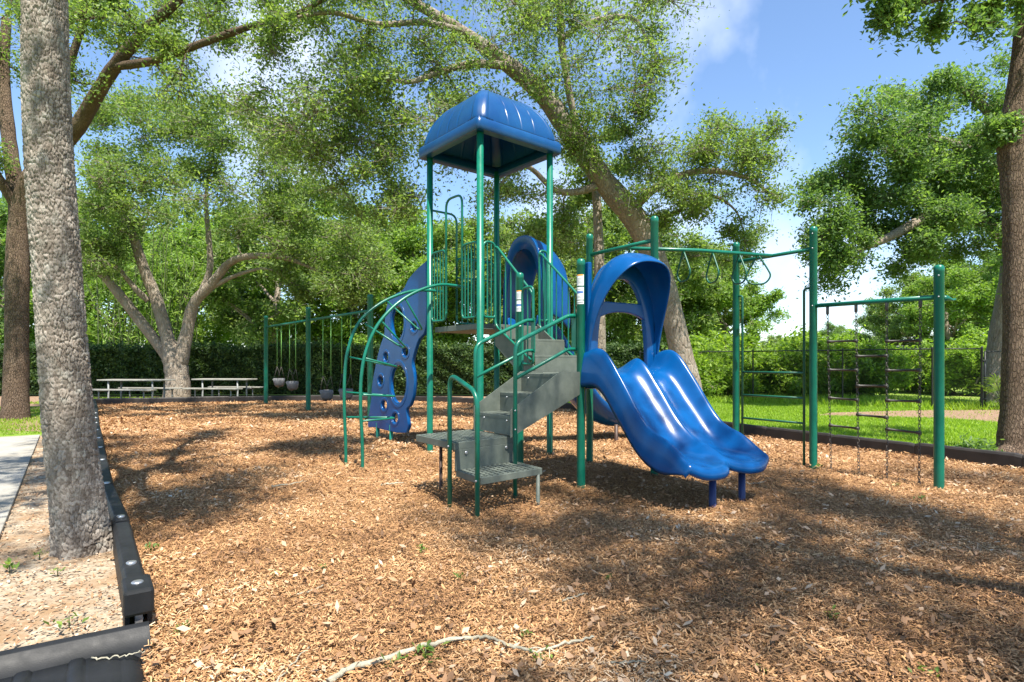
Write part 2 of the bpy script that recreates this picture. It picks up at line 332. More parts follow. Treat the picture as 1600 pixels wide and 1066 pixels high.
rng = np.random.default_rng(11)
def chips(name, N, poly, ymax, ln, wd, m, zoff=.03, ymin=2.0, tilt=.32, power=1.35, seed=3, leaf=False, ok=None, side=1.12, lift=.03):
    g = np.random.default_rng(seed)
    a = 1-power; U = g.random(N*2)
    Y = (ymin**(a+1)+U*(ymax**(a+1)-ymin**(a+1)))**(1/(a+1)) if abs(a+1) > 1e-6 else ymin*(ymax/ymin)**U
    X = (g.random(N*2)*2-1)*(Y*.8745*side+.4)
    k = in_poly(X, Y, poly)
    if ok is not None: k &= ok(X, Y)
    X = X[k][:N]; Y = Y[k][:N]; n = len(X)
    th = g.random(n)*2*np.pi; tl = g.normal(0, tilt, n); rl = g.normal(0, tilt, n)
    Ln = (ln[0]+(ln[1]-ln[0])*g.random(n)**1.8)*np.where(Y > 5, 1+.10*(Y-5), 1); W = (wd[0]+(wd[1]-wd[0])*g.random(n))*np.where(Y > 5, 1+.12*(Y-5), 1)
    d = np.stack([np.cos(th)*np.cos(tl), np.sin(th)*np.cos(tl), np.sin(tl)], 1)
    s = np.stack([-np.sin(th)*np.cos(rl), np.cos(th)*np.cos(rl), np.sin(rl)], 1)
    p = np.stack([X, Y, zoff+hnoise(X, Y)+g.random(n)*lift], 1)
    dl = d*(Ln/2)[:, None]; sw_ = s*(W/2)[:, None]
    e = g.random((n, 2, 1))*.6+.35
    if leaf: v = np.stack([p-dl, p-dl*.1+sw_, p+dl, p+dl*.1-sw_], 1)
    else: v = np.stack([p-dl-sw_*e[:, 0], p-dl+sw_*e[:, 1], p+dl+sw_*e[:, 0], p+dl-sw_], 1)
    me = np_mesh(name, v.reshape(-1, 3), np.arange(n*4).reshape(-1, 4), False, np.clip(.17+.66*g.random(n)+.16*(np.sin(X*2.3+1.7*np.sin(Y*1.1))*np.sin(Y*2.9+1.3*np.sin(X*1.6))+.6*np.sin(X*6.1+Y*3.3)*np.sin(Y*5.2-X*2)), 0, 1))
    return tag(link(name, me, m), kind='stuff')
MP = MULCH
chips('mulch_chips', 360000, MP, 11.5, (.010, .042), (.0035, .0085), M['chip'], .028, 1.9)
chips('far_mulch_chips', 70000, MP, 20.5, (.02, .055), (.006, .012), M['chip'], .026, 8.5, seed=6, power=1.0)
chips('coarse_mulch_chips', 14000, MP, 15, (.025, .06), (.008, .016), M['chip'], .034, 1.9, seed=5)
chips('fallen_dry_leaves', 5200, MP, 14, (.035, .075), (.018, .032), M['dryleaf'], .048, 1.9, seed=8, leaf=True, tilt=.4)
chips('litter_on_sand', 26000, SAND, 9.5, (.012, .045), (.005, .018), M['dryleaf'], .012, 2.0, seed=9, leaf=True, ok=None, lift=.008)

# ------------------------------------------------------------------ border timbers
def border():
    t = thing('playground_border', 'low border of black plastic timbers edging the mulch bed', 'border', (-1.83, 2.86, 0))
    pts = [Vector((x, y, 0)) for x, y in BORDER]
    runs = [(pts[1:10], M['black']), (pts[9:13], M['timber']), (pts[12:17], M['timber'])]
    for run, m in runs:
        seg = []
        for a, b in zip(run[:-1], run[1:]):
            k = max(1, round((b-a).length/1.22))
            for i in range(k): seg.append((a+(b-a)*i/k, a+(b-a)*(i+1)/k))
        for a, b in seg:
            d = (b-a).normalized(); sd = Vector((d.y, -d.x, 0)); ht = .215+R.uniform(-.012, .012)
            mb = MB(); prof = [(-.052, -.06), (-.052, ht-.03), (-.036, ht), (.036, ht), (.052, ht-.03), (.052, -.06)]
            rows = []
            for q in (0, .06, .5, .94, 1):
                p = a+d*((b-a).length*q); k = 1 if .03 < q < .97 else .93
                rows.append([p+sd*(x*k)+Vector((0, 0, z*k+(R.uniform(-.003, .003) if z > 0 else 0))) for x, z in prof])
            mb.grid(rows, False)
            n = len(mb.v); mb.f += [tuple(range(6))[::-1], tuple(n-6+i for i in range(6))]; mb.sm += [False]*2
            o = mb.build('border_timber', m, t, bevel=.006)
            if m is M['black'] and a.y < 13:
                MB().lathe([(0.0, .004), (.022, .004), (.026, 0), (.026, -.01)], a+d*.06+Vector((0, 0, ht+.001)), 12).build('stake_cap', M['steel'], o)
    # end connector block
    a = pts[1]; d = (pts[2]-pts[1]).normalized(); sd = Vector((d.y, -d.x, 0))
    mb = MB().box(a-d*.01+Vector((0, 0, .175)), (.24, .125, .125), (d, sd, (0, 0, 1)))
    o = mb.build('end_connector', M['black'], t, bevel=.016)
    MB().box(a-d*.01+Vector((0, 0, .05)), (.20, .03, .13), (d, sd, (0, 0, 1))).build('stake', M['steel'], o)
    for s_ in (-1, 1): MB().box(a+d*.01+sd*(.045*s_)+Vector((0, 0, .03)), (.19, .022, .19), (d, sd, (0, 0, 1))).build('clamp_plate', M['black'], o, bevel=.004)
    MB().lathe([(0.0, .005), (.022, .005), (.027, 0), (.027, -.01)], a-d*.01+Vector((0, 0, .239)), 14).build('stake_cap', M['steel'], o)
border()
# black access ramp in the corner
def ramp_thing():
    t = thing('access_ramp', 'black ribbed plastic access ramp at the end of the border', 'ramp', (-1.9, 2.3, 0))
    A = v3(-1.66, 2.68); B = v3(-2.09, 2.37); d = (B-A).normalized(); nrm = Vector((d.y, -d.x, 0))
    if nrm.y > 0: nrm = -nrm
    rows = []
    for i in range(13):
        q = i/12; p = A+d*(q*1.5); hh = .115+.01*math.sin(q*3)
        rows.append([p-nrm*.05+Vector((0, 0, -.03)), p-nrm*.045+Vector((0, 0, hh-.012)), p-nrm*.03+Vector((0, 0, hh)), p+nrm*.01+Vector((0, 0, hh-.004)), p+nrm*.035+Vector((0, 0, hh-.03)), p+nrm*.06+Vector((0, 0, hh-.055)), p+nrm*.10+Vector((0, 0, hh-.068)), p+nrm*.2+Vector((0, 0, .02))])
    MB().grid(rows, True).add(rows[0], [tuple(range(8))]).build('side_rim', M['black'], t, bevel=.004)
    mb = MB(); rows = []
    for i in range(141):
        q = i/140; p = A+d*(q*1.5+.05); rib = .011 if (i % 16) in (3, 4, 5) else 0
        e = min(1, q*14)**.5; row = []
        for j in range(10):
            s_ = j/9; row.append(p+nrm*(.13+.04*(1-e)+s_*.8)+Vector((0, 0, .005+(.048-.012*s_)*e+rib*e)))
        rows.append(row)
    mb.grid(rows, True); mb.build('ramp_plate', M['black'], t, solid=.02)
ramp_thing()

# ------------------------------------------------------------------ play structure
PR = 0.0445
PS = thing('play_structure', 'green post play tower with blue dome roof, blue slides and grey steps', 'play structure', (-0.41, 7.53, 0))
tF = v3(-.41, 7.53); tv = v3(.945, .78).normalized(); tb = v3(-.78, .95).normalized(); S1 = 1.227
TW = lambda a, b, z=0.0: tF+tv*a+tb*b+v3(0, 0, z)
dO = v3(.716, 6.081); dv = v3(.916, .624).normalized(); db = v3(-.621, .917).normalized(); S2 = 1.108
D2 = lambda a, b, z=0.0: dO+dv*a+db*b+v3(0, 0, z)
ZT, ZD = 1.83, 1.20
def post(p, ht, r=PR, parent=PS, m='green', name='post', cap=True):
    mb = MB(); prof = [(r, -.12), (r, ht-.012), (r*1.03, ht-.01), (r*1.03, ht+.03), (r*.9, ht+.05), (r*.55, ht+.062), (0, ht+.065)] if cap else [(r, -.12), (r, ht), (0, ht)]
    mb.lathe(prof, (p.x, p.y, 0), 20)
    return mb.build(name, M[m], parent)
for a, b in ((0, 0), (S1, 0), (0, S1), (S1, S1)): post(TW(a, b), 4.33, cap=False)
PO = {}
PO['809'] = post(D2(0, S2), 2.33); PO['908'] = post(D2(0, 0), 2.33)
post(D2(S2, S2), 2.93); post(D2(S2, 0), 2.93)
E1 = v3(3.71, 7.21); E2 = v3(3.12, 8.15); post(E1, 2.93, .046); post(E2, 2.93, .046)
Q = v3(4.36, 5.98); post(Q, 2.25, .046)
# collars where posts meet the mulch are buried; small bolt heads on the posts
def bolt(p, d, parent, r=.011):
    mb = MB(); d = Vector(d).normalized(); mb.tube([p-d*.004, p+d*.004, p+d*.009], [r, r, r*.5], 8); return mb.build('bolt', M['steel'], parent)
# safety labels on two posts
def label(post_o, base, zs):
    for z0, z1, m in zs:
        mb = MB(); rows = []
        r = PR*1.02
        for z in (z0, z1):
            rows.append([base+v3(r*math.cos(a), r*math.sin(a), z) for a in [math.radians(-165+i*9) for i in range(13)]])
        mb.grid(rows, True); o = mb.build('safety_sticker', M['white'], post_o)
        if m:
            for k, (f0, f1, mm) in enumerate(m):
                mb = MB(); r2 = r+.0012; rows = []
                for q in (f0, f1):
                    rows.append([base+v3(r2*math.cos(a), r2*math.sin(a), z0+(z1-z0)*q) for a in [math.radians(-158+i*9) for i in range(11)]])
                mb.grid(rows, True); mb.build('printed_band', M[mm], o)
TXT = [(.14, .17, 'leg'), (.26, .29, 'leg'), (.38, .41, 'leg'), (.5, .53, 'leg'), (.62, .65, 'leg')]
label(PO['908'], D2(0, 0), [(2.11, 2.225, TXT+[(.88, 1.0, 'orange')]), (1.965, 2.095, TXT[:2]+[(.5, .68, 'blueprint'), (.8, .83, 'leg')]), (1.92, 1.955, [(.3, .55, 'leg')])])
label(PO['809'], D2(0, S2), [(2.07, 2.175, TXT+[(.88, 1.0, 'orange')]), (1.925, 2.055, TXT[:2]+[(.5, .68, 'blueprint')]), (1.75, 1.78, None)])

def slab(name, c4, z, th, parent, m='deck', lattice=0, bev=.006):
    """plate on four corners c4 (xy order round) with a lip; lattice>0 makes an open punched top"""
    c4 = [Vector((p[0], p[1], 0)) for p in c4]; zz = v3(0, 0, z)
    if not lattice:
        mb = MB(); vs = [p+zz for p in c4]+[p+zz-v3(0, 0, th) for p in c4]
        mb.add(vs, [(0, 1, 2, 3), (7, 6, 5, 4)]+[(i, i+4, (i+1) % 4+4, (i+1) % 4) for i in range(4)])
        return mb.build(name, M[m], parent, bevel=bev)
    c = sum(c4, Vector())/4; mb = MB()
    for i in range(4):
        p, q = c4[i], c4[(i+1) % 4]; inw = (c-(p+q)/2).normalized(); d = (q-p).normalized()
        mb.box((p+q)/2+inw*.0125+zz-v3(0, 0, th/2), ((q-p).length-(.05 if i % 2 else 0), .025, th), (d, Vector((-d.y, d.x, 0)), (0, 0, 1)))
    o = mb.build(name, M[m], parent, bevel=.004)
    mb = MB(); n = lattice; e0, e1 = c4[1]-c4[0], c4[3]-c4[0]
    for i in range(1, n):
        q = i/n; p0 = c4[0]+e0*q; p1 = c4[3]+(c4[2]-c4[3])*q; ww = (e0.length/n)*.56
        mb.bar(p0+(p1-p0)*.025+zz-v3(0, 0, .006), p1+(p0-p1)*.025+zz-v3(0, 0, .006), ww, .012)
    m2 = max(3, round(n*e1.length/e0.length))
    for i in range(1, m2):
        q = i/m2; p0 = c4[0]+e1*q; p1 = c4[1]+(c4[2]-c4[1])*q; ww = (e1.length/m2)*.42
        mb.bar(p0+(p1-p0)*.025+zz-v3(0, 0, .010), p1+(p0-p1)*.025+zz-v3(0, 0, .010), ww, .012)
    mb.build('punched_tread_plate', M[m], o); return o
slab('tower_deck', [TW(.05, .05), TW(S1-.05, .05), TW(S1-.05, S1-.05), TW(.05, S1-.05)], ZT, .075, PS)
slab('slide_deck', [D2(.05, .05), D2(S2-.05, .05), D2(S2-.05, S2-.05), D2(.05, S2-.05)], ZD, .075, PS)

# roof
def roof():
    c = TW(S1/2, S1/2); r = .745; z0 = 4.275
    rin = .66; o = MB()
    pr = [(r-.012, 0), (r, .02), (r, .125), (r-.02, .15), (rin+.03, .156), (rin, .15), (rin-.05, .02), (rin-.045, 0)]
    rows = []
    for x, z in pr+[pr[0]]:
        loop = []
        for (sa, sb) in ((-1, -1), (1, -1), (1, 1), (-1, 1)):
            for k in range(5):
                cr_ = .06; ang = math.atan2(sb, sa)-math.pi/4+k/4*math.pi/2
                loop.append(c+tv*(sa*(x-cr_)+cr_*math.cos(ang))+tb*(sb*(x-cr_)+cr_*math.sin(ang))+v3(0, 0, z0+z))
        rows.append(loop)
    o.grid(rows, True, closed=True); ro = o.build('tower_roof', M['roofblue'], PS)
    for p in ro.data.polygons: p.use_smooth = True
    mb = MB(); N = 132; rows = []; rd = .70; Hh = .66
    for i in range(N+1):
        row = []
        for j in range(N+1):
            x = (i/N*2-1); y = (j/N*2-1)
            x = math.copysign(1-(1-abs(x))**1.35, x); y = math.copysign(1-(1-abs(y))**1.35, y)
            d = (abs(x)**9+abs(y)**9)**(1/9); d = min(1, d)
            mx = max(abs(x), abs(y)); mn = min(abs(x), abs(y)); q = mn/max(mx, 1e-6)
            H = Hh*(1-d**2.3)**.62
            lat = x if abs(y) > abs(x) else y
            g = 0
            if d > .22:
                for gc in (-.34, 0.0, .34): g -= .013*math.exp(-((lat-gc*(.55+.45*d))/.010)**2)
                if q > .80: g += .022*min(1, (q-.80)/.06)
            out = Vector((0, 0, 1)) if d < .3 else (tv*(x if abs(x) >= abs(y) else 0)+tb*(y if abs(y) > abs(x) else 0)).normalized()
            row.append(c+tv*(x*rd)+tb*(y*rd)+v3(0, 0, z0+.14+H)+out*g)
        rows.append(row)
    mb.grid(rows, True); mb.build('dome_shell', M['roofblue'], ro, solid=.018)
roof()

# guard panels
def guard(p0, p1, za0, za1, zb0, zb1, nb, parent=PS, r=.0165, corner=.09, cross=None, name='guard_panel'):
    """p0,p1 ground points; za0..za1 bottom/top at p0, zb0..zb1 at p1"""
    A0, A1, B0, B1 = p0+v3(0, 0, za0), p0+v3(0, 0, za1), p1+v3(0, 0, zb0), p1+v3(0, 0, zb1)
    mid = (A0+B0)/2
    path = rounded([mid, B0, B1, A1, A0, mid], corner)
    o = MB().tube(path[:-1], r, 8, closed=True).build(name, M['green'], parent)
    for k in range(1, nb+1):
        q = k/(nb+1); b_ = A0+(B0-A0)*q; t_ = A1+(B1-A1)*q
        MB().tube([b_, t_], r*.62, 6, caps=False).build('bar', M['green'], o)
    if cross:
        MB().tube([A0+(A1-A0)*cross, B0+(B1-B0)*cross], r*.8, 6, caps=False).build('bar', M['green'], o)
    return o
zt0, zt1 = ZT+.08, ZT+1.06
edge = lambda px, o, d: on_plane(px, HY, o, d)
def ex(px, o, d): p = edge(px, o, d); return v3(p.x, p.y)
L_, F_, R_, B_ = TW(0, S1), TW(0, 0), TW(S1, 0), TW(S1, S1)
gA = ex(697, F_, tb); gB = ex(722, F_, tb)
guard(L_-tb*.05, gA, zt0, zt1, zt0, zt1, 4); guard(gB, F_+tb*.05, zt0, zt1, zt0, zt1, 4)
MB().tube(rounded([gA+v3(0, 0, ZT+.2), gA+v3(0, 0, 3.58), gB+v3(0, 0, 3.58), gB+v3(0, 0, ZT+.2)], .13), .0165, 8).build('entry_arch', M['green'], PS)
hA = ex(679, L_, tv); hB = ex(713.5, L_, tv)
guard(hB, B_-tv*.05, zt0, zt1, zt0, zt1, 6, cross=.7)
MB().tube(rounded([L_+tv*.04+v3(0, 0, 3.53), hB+v3(0, 0, 3.53), hB+v3(0, 0, ZT+.2)], .13), .0165, 8).build('entry_arch', M['green'], PS)
guard(F_+tv*.05, TW(.245, 0), zt0, zt1, zt0, zt1, 2)
guard(TW(S1-.2, 0), R_-tv*.05, zt0, zt1, zt0, zt1, 1)
# link steps between the decks
lk0, lk1 = TW(.245, 0), D2(.20, S2); rk0, rk1 = TW(S1-.2, 0), D2(S2-.15, S2)
guard(lk0, lk1, ZT-.02, zt1-.02, ZD+.12, ZD+.95, 6); guard(rk0, rk1, ZT-.02, zt1-.02, ZD+.12, ZD+.95, 6)
def steps(name, l0, r0, l1, r1, z0, z1, n, parent):
    """flight from (l0,r0) at z0 up to (l1,r1) at z1 with n treads between"""
    o = None
    mb = MB()
    for p, q in ((l0, l1), (r0, r1)):
        d = (q-p).normalized(); ht = .30
        p_, q_ = p-d*.02, q+d*.02
        vs = []
        for sd in (-.006, .006):
            off = Vector((-d.y, d.x, 0))*sd
            vs += [p_+off+v3(0, 0, z0-.24), q_+off+v3(0, 0, z1-.28), q_+off+v3(0, 0, z1+.03), p_+off+v3(0, 0, z0+.06)]
        mb.add(vs, [(0, 1, 2, 3), (7, 6, 5, 4)]+[(i, i+4, (i+1) % 4+4, (i+1) % 4) for i in range(4)])
    o = mb.build(name, M['deck'], parent)
    for k in range(1, n+1):
        q0 = (k-.98)/(n+1)*1.0; q1 = (k+.02)/(n+1)
        z = z0+(z1-z0)*k/(n+1)
        a, b = l0+(l1-l0)*q0, r0+(r1-r0)*q0; c, d = r0+(r1-r0)*q1, l0+(l1-l0)*q1
        ins = .012
        a2, b2 = a+(b-a)*ins, b+(a-b)*ins; c2, d2 = c+(d-c)*ins, d+(c-d)*ins
        slab('tread', [a2, b2, c2, d2], z, .03, o, lattice=10)
        zr = z0+(z1-z0)*(k-1)/(n+1)
        dd = (b2-a2).normalized()
        MB().box((a2+b2)/2+v3(0, 0, (z+zr)/2-.02), ((b2-a2).length, .008, z-zr-.02), (dd, Vector((-dd.y, dd.x, 0)), (0, 0, 1))).build('riser', M['deck'], o)
    return o
steps('link_steps', D2(.22, S2), D2(S2-.17, S2), TW(.265, 0), TW(S1-.22, 0), ZD, ZT, 2, PS)
dd = (TW(S1-.22, 0)-TW(.265, 0)).normalized()
MB().box((TW(.265, -.01)+TW(S1-.22, -.01))/2+v3(0, 0, 1.71), (.72, .008, .16), (dd, Vector((-dd.y, dd.x, 0)), (0, 0, 1))).build('riser', M['deck'], PS)

# main staircase: treads at deck height, -0.2, -0.4 and the landing
ST = MB()
bn, bf = -.02, .66
for b in (bn, bf):
    prof = [(-.90, .60), (-.05, ZD-.22), (.0, ZD-.18), (.0, ZD+.02), (-.30, ZD+.02), (-.90, .86)]
    vs = [D2(a, b+s, z) for s in (-.006, .006) for a, z in prof]; n = len(prof)
    ST.add(vs, [tuple(range(n)), tuple(range(n, 2*n))[::-1]]+[(i, i+n, (i+1) % n+n, (i+1) % n) for i in range(n)])
ST = ST.build('staircase', M['deck'], PS)
zs = [(0, -.30, ZD-.002), (-.29, -.58, 1.0), (-.57, -.86, .80)]
prevz = None
for k, (a1, a0_, z) in enumerate(zs):
    slab('tread', [D2(a0_, bn+.01), D2(a0_, bf-.01), D2(a1, bf-.01), D2(a1, bn+.01)], z, .035, ST, lattice=9)
    zl = [1.0, .80, .615][k]
    rs = MB().box(D2(a0_+.006, (bn+bf)/2, (z+zl)/2-.012), (.008, bf-bn-.03, z-zl-.02), (dv, db, (0, 0, 1))).build('riser', M['deck'], ST)
    for b in (.1, .52): bolt(D2(a0_, b, z-.05), -dv, rs)
# small loop guard beside the stair and mounting plates
guard(D2(0, S2-.05), D2(0, .84), ZD+.1, 2.2, ZD+.1, 2.2, 1, corner=.07)
for b in (.80, .075):
    MB().box(D2(-.03, b, 1.63), (.012, .075, .40), (dv, db, (0, 0, 1))).build('mounting_plate', M['green'], PS, bevel=.004)
for b0, b1 in ((-.045, .06), (.70, .80)):
    foot = D2(-.86, b0)
    h = MB().tube(rounded([foot+v3(0, 0, -.1 if b0 < 0 else .5), foot+v3(0, 0, 1.50), D2(-.12, b1, 1.80), D2(-.03, b1, 1.80)], .10), .021, 10).build('handrail', M['green'], PS)
    MB().tube(rounded([foot+v3(0, 0, 1.16), D2(-.12, b1, 1.455), D2(-.03, b1, 1.455)], .06), .018, 8).build('lower_rail', M['green'], h)
    for z in (.86, .68): bolt(foot+v3(0, -.02, z), (0, -1, 0), h, .009)

# landing platform and lowest step
ll, lf, lr, lb = (-.95, 5.8), (-.51, 5.2), (.02, 5.69), (-.42, 6.3)
LP = slab('landing_platform', [lf, lr, lb, ll], .60, .065, PS, lattice=12)
sl, sf, sr, sb = (-.50, 5.23), (-.26, 4.86), (.275, 5.33), (.03, 5.71)
LW = slab('bottom_step', [sf, sr, sb, sl], .355, .06, PS, lattice=12)
p, q = v3(-.505, 5.215), v3(.022, 5.70); dd = (q-p).normalized()
rs = MB().box((p+q)/2+v3(0, 0, .44), ((q-p).length, .02, .19), (dd, Vector((-dd.y, dd.x, 0)), (0, 0, 1))).build('riser', M['deck'], PS, bevel=.003)
for k in (.16, .84): bolt(p+(q-p)*k+v3(.008, -.012, .5), (dd.y, -dd.x, 0), rs, .017)
post(v3(-.72, 5.93), .535, .017, PS, 'brown', 'support_leg', False)
post(v3(.235, 5.31), .30, .018, PS, 'deck', 'support_leg', False)
hp = v3(-.285, 4.815); hq = v3(-.555, 5.215)
h = MB().tube(rounded([hq+v3(0, 0, -.1), hq+v3(0, 0, 1.215), hp+v3(0, 0, 1.06), hp+v3(0, 0, -.1)], .13, 7), .0215, 10).build('hoop_handrail', M['green'], PS)
bolt(hp+v3(-.01, -.02, .34), (-.3, -1, 0), h, .01); bolt(hq+v3(-.01, -.02, .57), (-.3, -1, 0), h, .01)

# arc climber with V rungs
nearP = [(566.5, 745), (566, 690), (563.5, 640), (564.5, 590), (572, 548), (590, 508), (620, 475), (655, 454), (690, 445), (727, 449)]
farP = [(540.5, 736), (540, 690), (538, 640), (538.5, 590), (543, 550), (556, 512), (578, 486), (610, 466), (650, 454), (692, 456)]
oN, oF = v3(-1.82, 7.13), v3(-2.134, 7.51); oM = (oN+oF)/2
arcN = smooth_path([on_plane(x, y, oN, tv) for x, y in nearP], 5); arcF = smooth_path([on_plane(x, y, oF, tv) for x, y in farP], 5)
ac = MB().tube(arcN, .0205, 10).build('arc_climber', M['green'], PS)
MB().tube(arcF, .0205, 10).build('arc_rail', M['green'], ac)
for (nx, ny), (fx, fy), (tx, ty) in (((567, 658), (542, 652), (614, 653)), ((567, 617), (541, 613), (615, 619)), ((571, 560), (546, 558), (618, 573)), ((597, 503), (570, 506), (631, 543)), ((634, 468), (604, 470), (657, 515))):
    n_, f_, t_ = on_plane(nx, ny, oN, tv), on_plane(fx, fy, oF, tv), on_plane(tx, ty, oM, tv)
    k = (n_-f_)*.10
    MB().tube(rounded([n_, t_+k, t_-k, f_], .04, 4), .0125, 7).build('rung', M['green'], ac)

# blue climbing wall (an upright fin with hand holes)
def fin():
    o = v3(-2.29, 10.0); d = v3(.30, -.35).normalized(); zx = lambda x, y: (520+x/2.9625, 340+y/2.9625)
    def sz(x, y):
        p = on_plane(*zx(x, y), o, d); return ((p-o).dot(d), p.z)
    out = [(437, 208), (437, 500), (404, 562), (380, 632), (372, 680), (381, 725), (383, 775), (375, 830), (362, 868), (345, 890), (345, 993), (200, 968), (170, 960), (184, 850), (190, 775), (205, 690), (226, 600), (246, 540), (249, 470), (262, 398), (290, 362), (332, 338), (358, 288), (395, 245)]
    holes = [(306, 488, 30, 80), (310, 770, 37, 90), (383, 505, 14, 24), (343, 622, 14, 24), (253, 645, 11, 23), (228, 755, 12, 24), (245, 868, 13, 24), (295, 928, 14, 25)]
    def curve(name, polys, ext, bev):
        c = bpy.data.curves.new(name, 'CURVE'); c.dimensions = '2D'; c.fill_mode = 'BOTH'; c.extrude = ext; c.bevel_depth = bev; c.bevel_resolution = 2
        for pl in polys:
            s = c.splines.new('POLY'); s.points.add(len(pl)-1); s.use_cyclic_u = True
            for q, (a, b) in zip(s.points, pl): q.co = (a, b, 0, 1)
        tmp = bpy.data.objects.new('tmp', c); COL.objects.link(tmp); dg = bpy.context.evaluated_depsgraph_get()
        me = bpy.data.meshes.new_from_object(tmp.evaluated_get(dg)); bpy.data.objects.remove(tmp)
        nrm = Vector((-d.y, d.x, 0)); mat4 = Matrix(((d.x, 0, nrm.x, o.x), (d.y, 0, nrm.y, o.y), (0, 1, 0, 0), (0, 0, 0, 1)))
        me.transform(mat4); me.name = name; return me
    def ell(cx, cy, rx, ry, k=1.0, n=28): return [sz(cx+rx*k*math.cos(2*math.pi*i/n), cy+ry*k*math.sin(2*math.pi*i/n)) for i in range(n)]
    outer = [sz(x, y) for x, y in out]
    sm = [(p.x, p.y) for p in smooth_path([Vector((a, b, 0)) for a, b in outer+[outer[0]]], 3)][:-1]
    w_ = link('climbing_wall', curve('climbing_wall', [sm]+[ell(*h_) for h_ in holes], .018, .012), M['blue'], PS)
    for h_ in holes:
        link('hole_rim', curve('hole_rim', [ell(*h_, 1.42 if h_[2] < 20 else 1.22), ell(*h_, 1.10)], .028, .008), M['blue'], w_)
    for p in (v3(-2.29, 10.0), v3(-1.99, 9.65)): post(p, .30, .032, PS, 'green', 'support_leg', False)
fin()

# double slide
def dslide():
    L0 = lambda a, d, z: D2(a, -d, z)
    bz = [(0, 1.2), (.05, 1.2), (.30, 1.17), (.56, .88), (.80, .60), (1.0, .465), (1.18, .42), (1.36, .405)]
    pth = smooth_path([Vector((x, 0, z)) for x, z in bz], 6)
    rows = []; n = len(pth); W = .56; NS = 48
    for i, p in enumerate(pth):
        t = i/(n-1); d = p.x; z = p.z
        sh = .20+.08*math.sin(min(1, d/.9)*math.pi); fade = max(0, min(1, (1.44-d)/.38)); fade = fade*fade*(3-2*fade)
        sh *= .18+.82*fade
        rh = (.13+.06*math.sin(min(1, d/1.0)*math.pi))*(.30+.70*fade)*(min(1, .25+d*3))
        skirt = .16*(1-.35*t)*(.2+.8*fade)
        row = []
        for k in range(NS+1):
            s = k/NS*2-1; x = abs(s)
            # x: 0 centre ridge, .1 ridge side, .14-.80 chute, .9 crest, 1 skirt foot
            if x > .95:
                q = (x-.95)/.05; wv = .545+.03*q; h_ = sh-(sh+skirt)*q*q*.98-.01*q
            elif x > .90:
                q = (x-.90)/.05; wv = .525+.02*q; h_ = sh
            else:
                wv = x/.90*.525; q = x/.90
                c = (q-.5)/.5     # -1 at ridge .. +1 at crest
                if c > 0: h_ = sh*c**3.2
                else: h_ = rh*(-c)**2.6
            wv *= 1+.03*(1-fade)
            lob = (1-fade)*(.085*math.sin(min(1, x/.93)*math.pi)**1.15-.05*(1-min(1, x*5)))
            curl = (1-fade)**3*(-.02)
            row.append(L0(S2/2+math.copysign(wv, s), d+lob, z+h_+curl))
        rows.append(row)
    # rolled lip
    last = rows[-1]
    tap = [max(0, min(1, (1-abs(k/NS*2-1))/.06)) for k in range(NS+1)]
    for dx, dz in ((.025, -.008), (.042, -.026), (.045, -.055), (.025, -.08)):
        rows.append([p-db*(dx*q)+v3(0, 0, dz*(.15+.85*q)) for p, q in zip(last, tap)])
    so = MB().grid(rows, True).build('double_slide', M['blue'], PS, solid=.02, sub=1)
    for p in (v3(1.787, 5.217), v3(2.155, 5.49)): post(p, .36, .032, PS, 'darkblue', 'support_leg', False)
    # entry hood : shell from the deck edge outwards, back frame with opening and a cross piece
    cx = S2/2; zb = ZD+.02
    def arch(w_, top, k, e=2.6):
        a = math.pi*k; c, s = math.cos(a), math.sin(a)
        return -w_*math.copysign(abs(c)**(2/e), c), zb+(top-zb)*abs(s)**(2/e)
    NA = 44; rows = []
    for j in range(13):
        q = j/12; row = []
        for i in range(NA+1):
            k = i/NA; x, z = arch(.505, 2.38+.03*math.sin(q*math.pi), k)
            sq = math.sin(math.pi*k)
            reach = .06+.42*sq**1.5
            wide = 1+(.11*math.sin(q*2.2)+.05*q)*sq**1.5*(1 if abs(x) > 0 else 1)
            zz = z+(.05*math.sin(q*math.pi)-.045*q*q)*sq
            row.append(L0(cx+x*wide, .015+reach*q, zz))
        rows.append(row)
    ho = MB().grid(rows, True).build('slide_hood', M['blue'], PS, solid=.022, sub=1)
    outer = []; inner = []
    for i in range(NA+1):
        k = i/NA; x, z = arch(.53, 2.41, k); outer.append((x, z))
        x, z = arch(.375, 2.22, k, 2.4); inner.append((x, z))
    rows = [[L0(cx+x, .0, z) for x, z in outer], [L0(cx+x, .06, z) for x, z in outer], [L0(cx+x, .06, z) for x, z in inner], [L0(cx+x, .0, z) for x, z in inner], [L0(cx+x, .0, z) for x, z in outer]]
    MB().grid(rows, True).build('hood_back_frame', M['blue'], ho, bevel=.008)
    mb = MB(); xs = [-.40+.8*i/10 for i in range(11)]
    rows = []
    for x in xs:
        lo = 1.86-.10*abs(x/.4)**2.2; hi = 1.965
        rows.append([L0(cx+x, .005, lo), L0(cx+x, .055, lo), L0(cx+x, .055, hi), L0(cx+x, .005, hi)])
    mb.grid(rows, False, closed=True).build('cross_piece', M['blue'], ho, bevel=.012)
    MB().box(L0(.075, .03, 1.80), (.05, .06, 1.12), (dv, db, (0, 0, 1))).build('mounting_flange', M['blue'], ho, bevel=.012)
    MB().box(L0(S2-.075, .03, 1.62), (.05, .06, .80), (dv, db, (0, 0, 1))).build('mounting_flange', M['blue'], ho, bevel=.012)
    MB().box(L0(S2/2, .0, ZD-.06), (S2-.10, .05, .2), (dv, db, (0, 0, 1))).build('entry_flange', M['blue'], so, bevel=.012)
dslide()

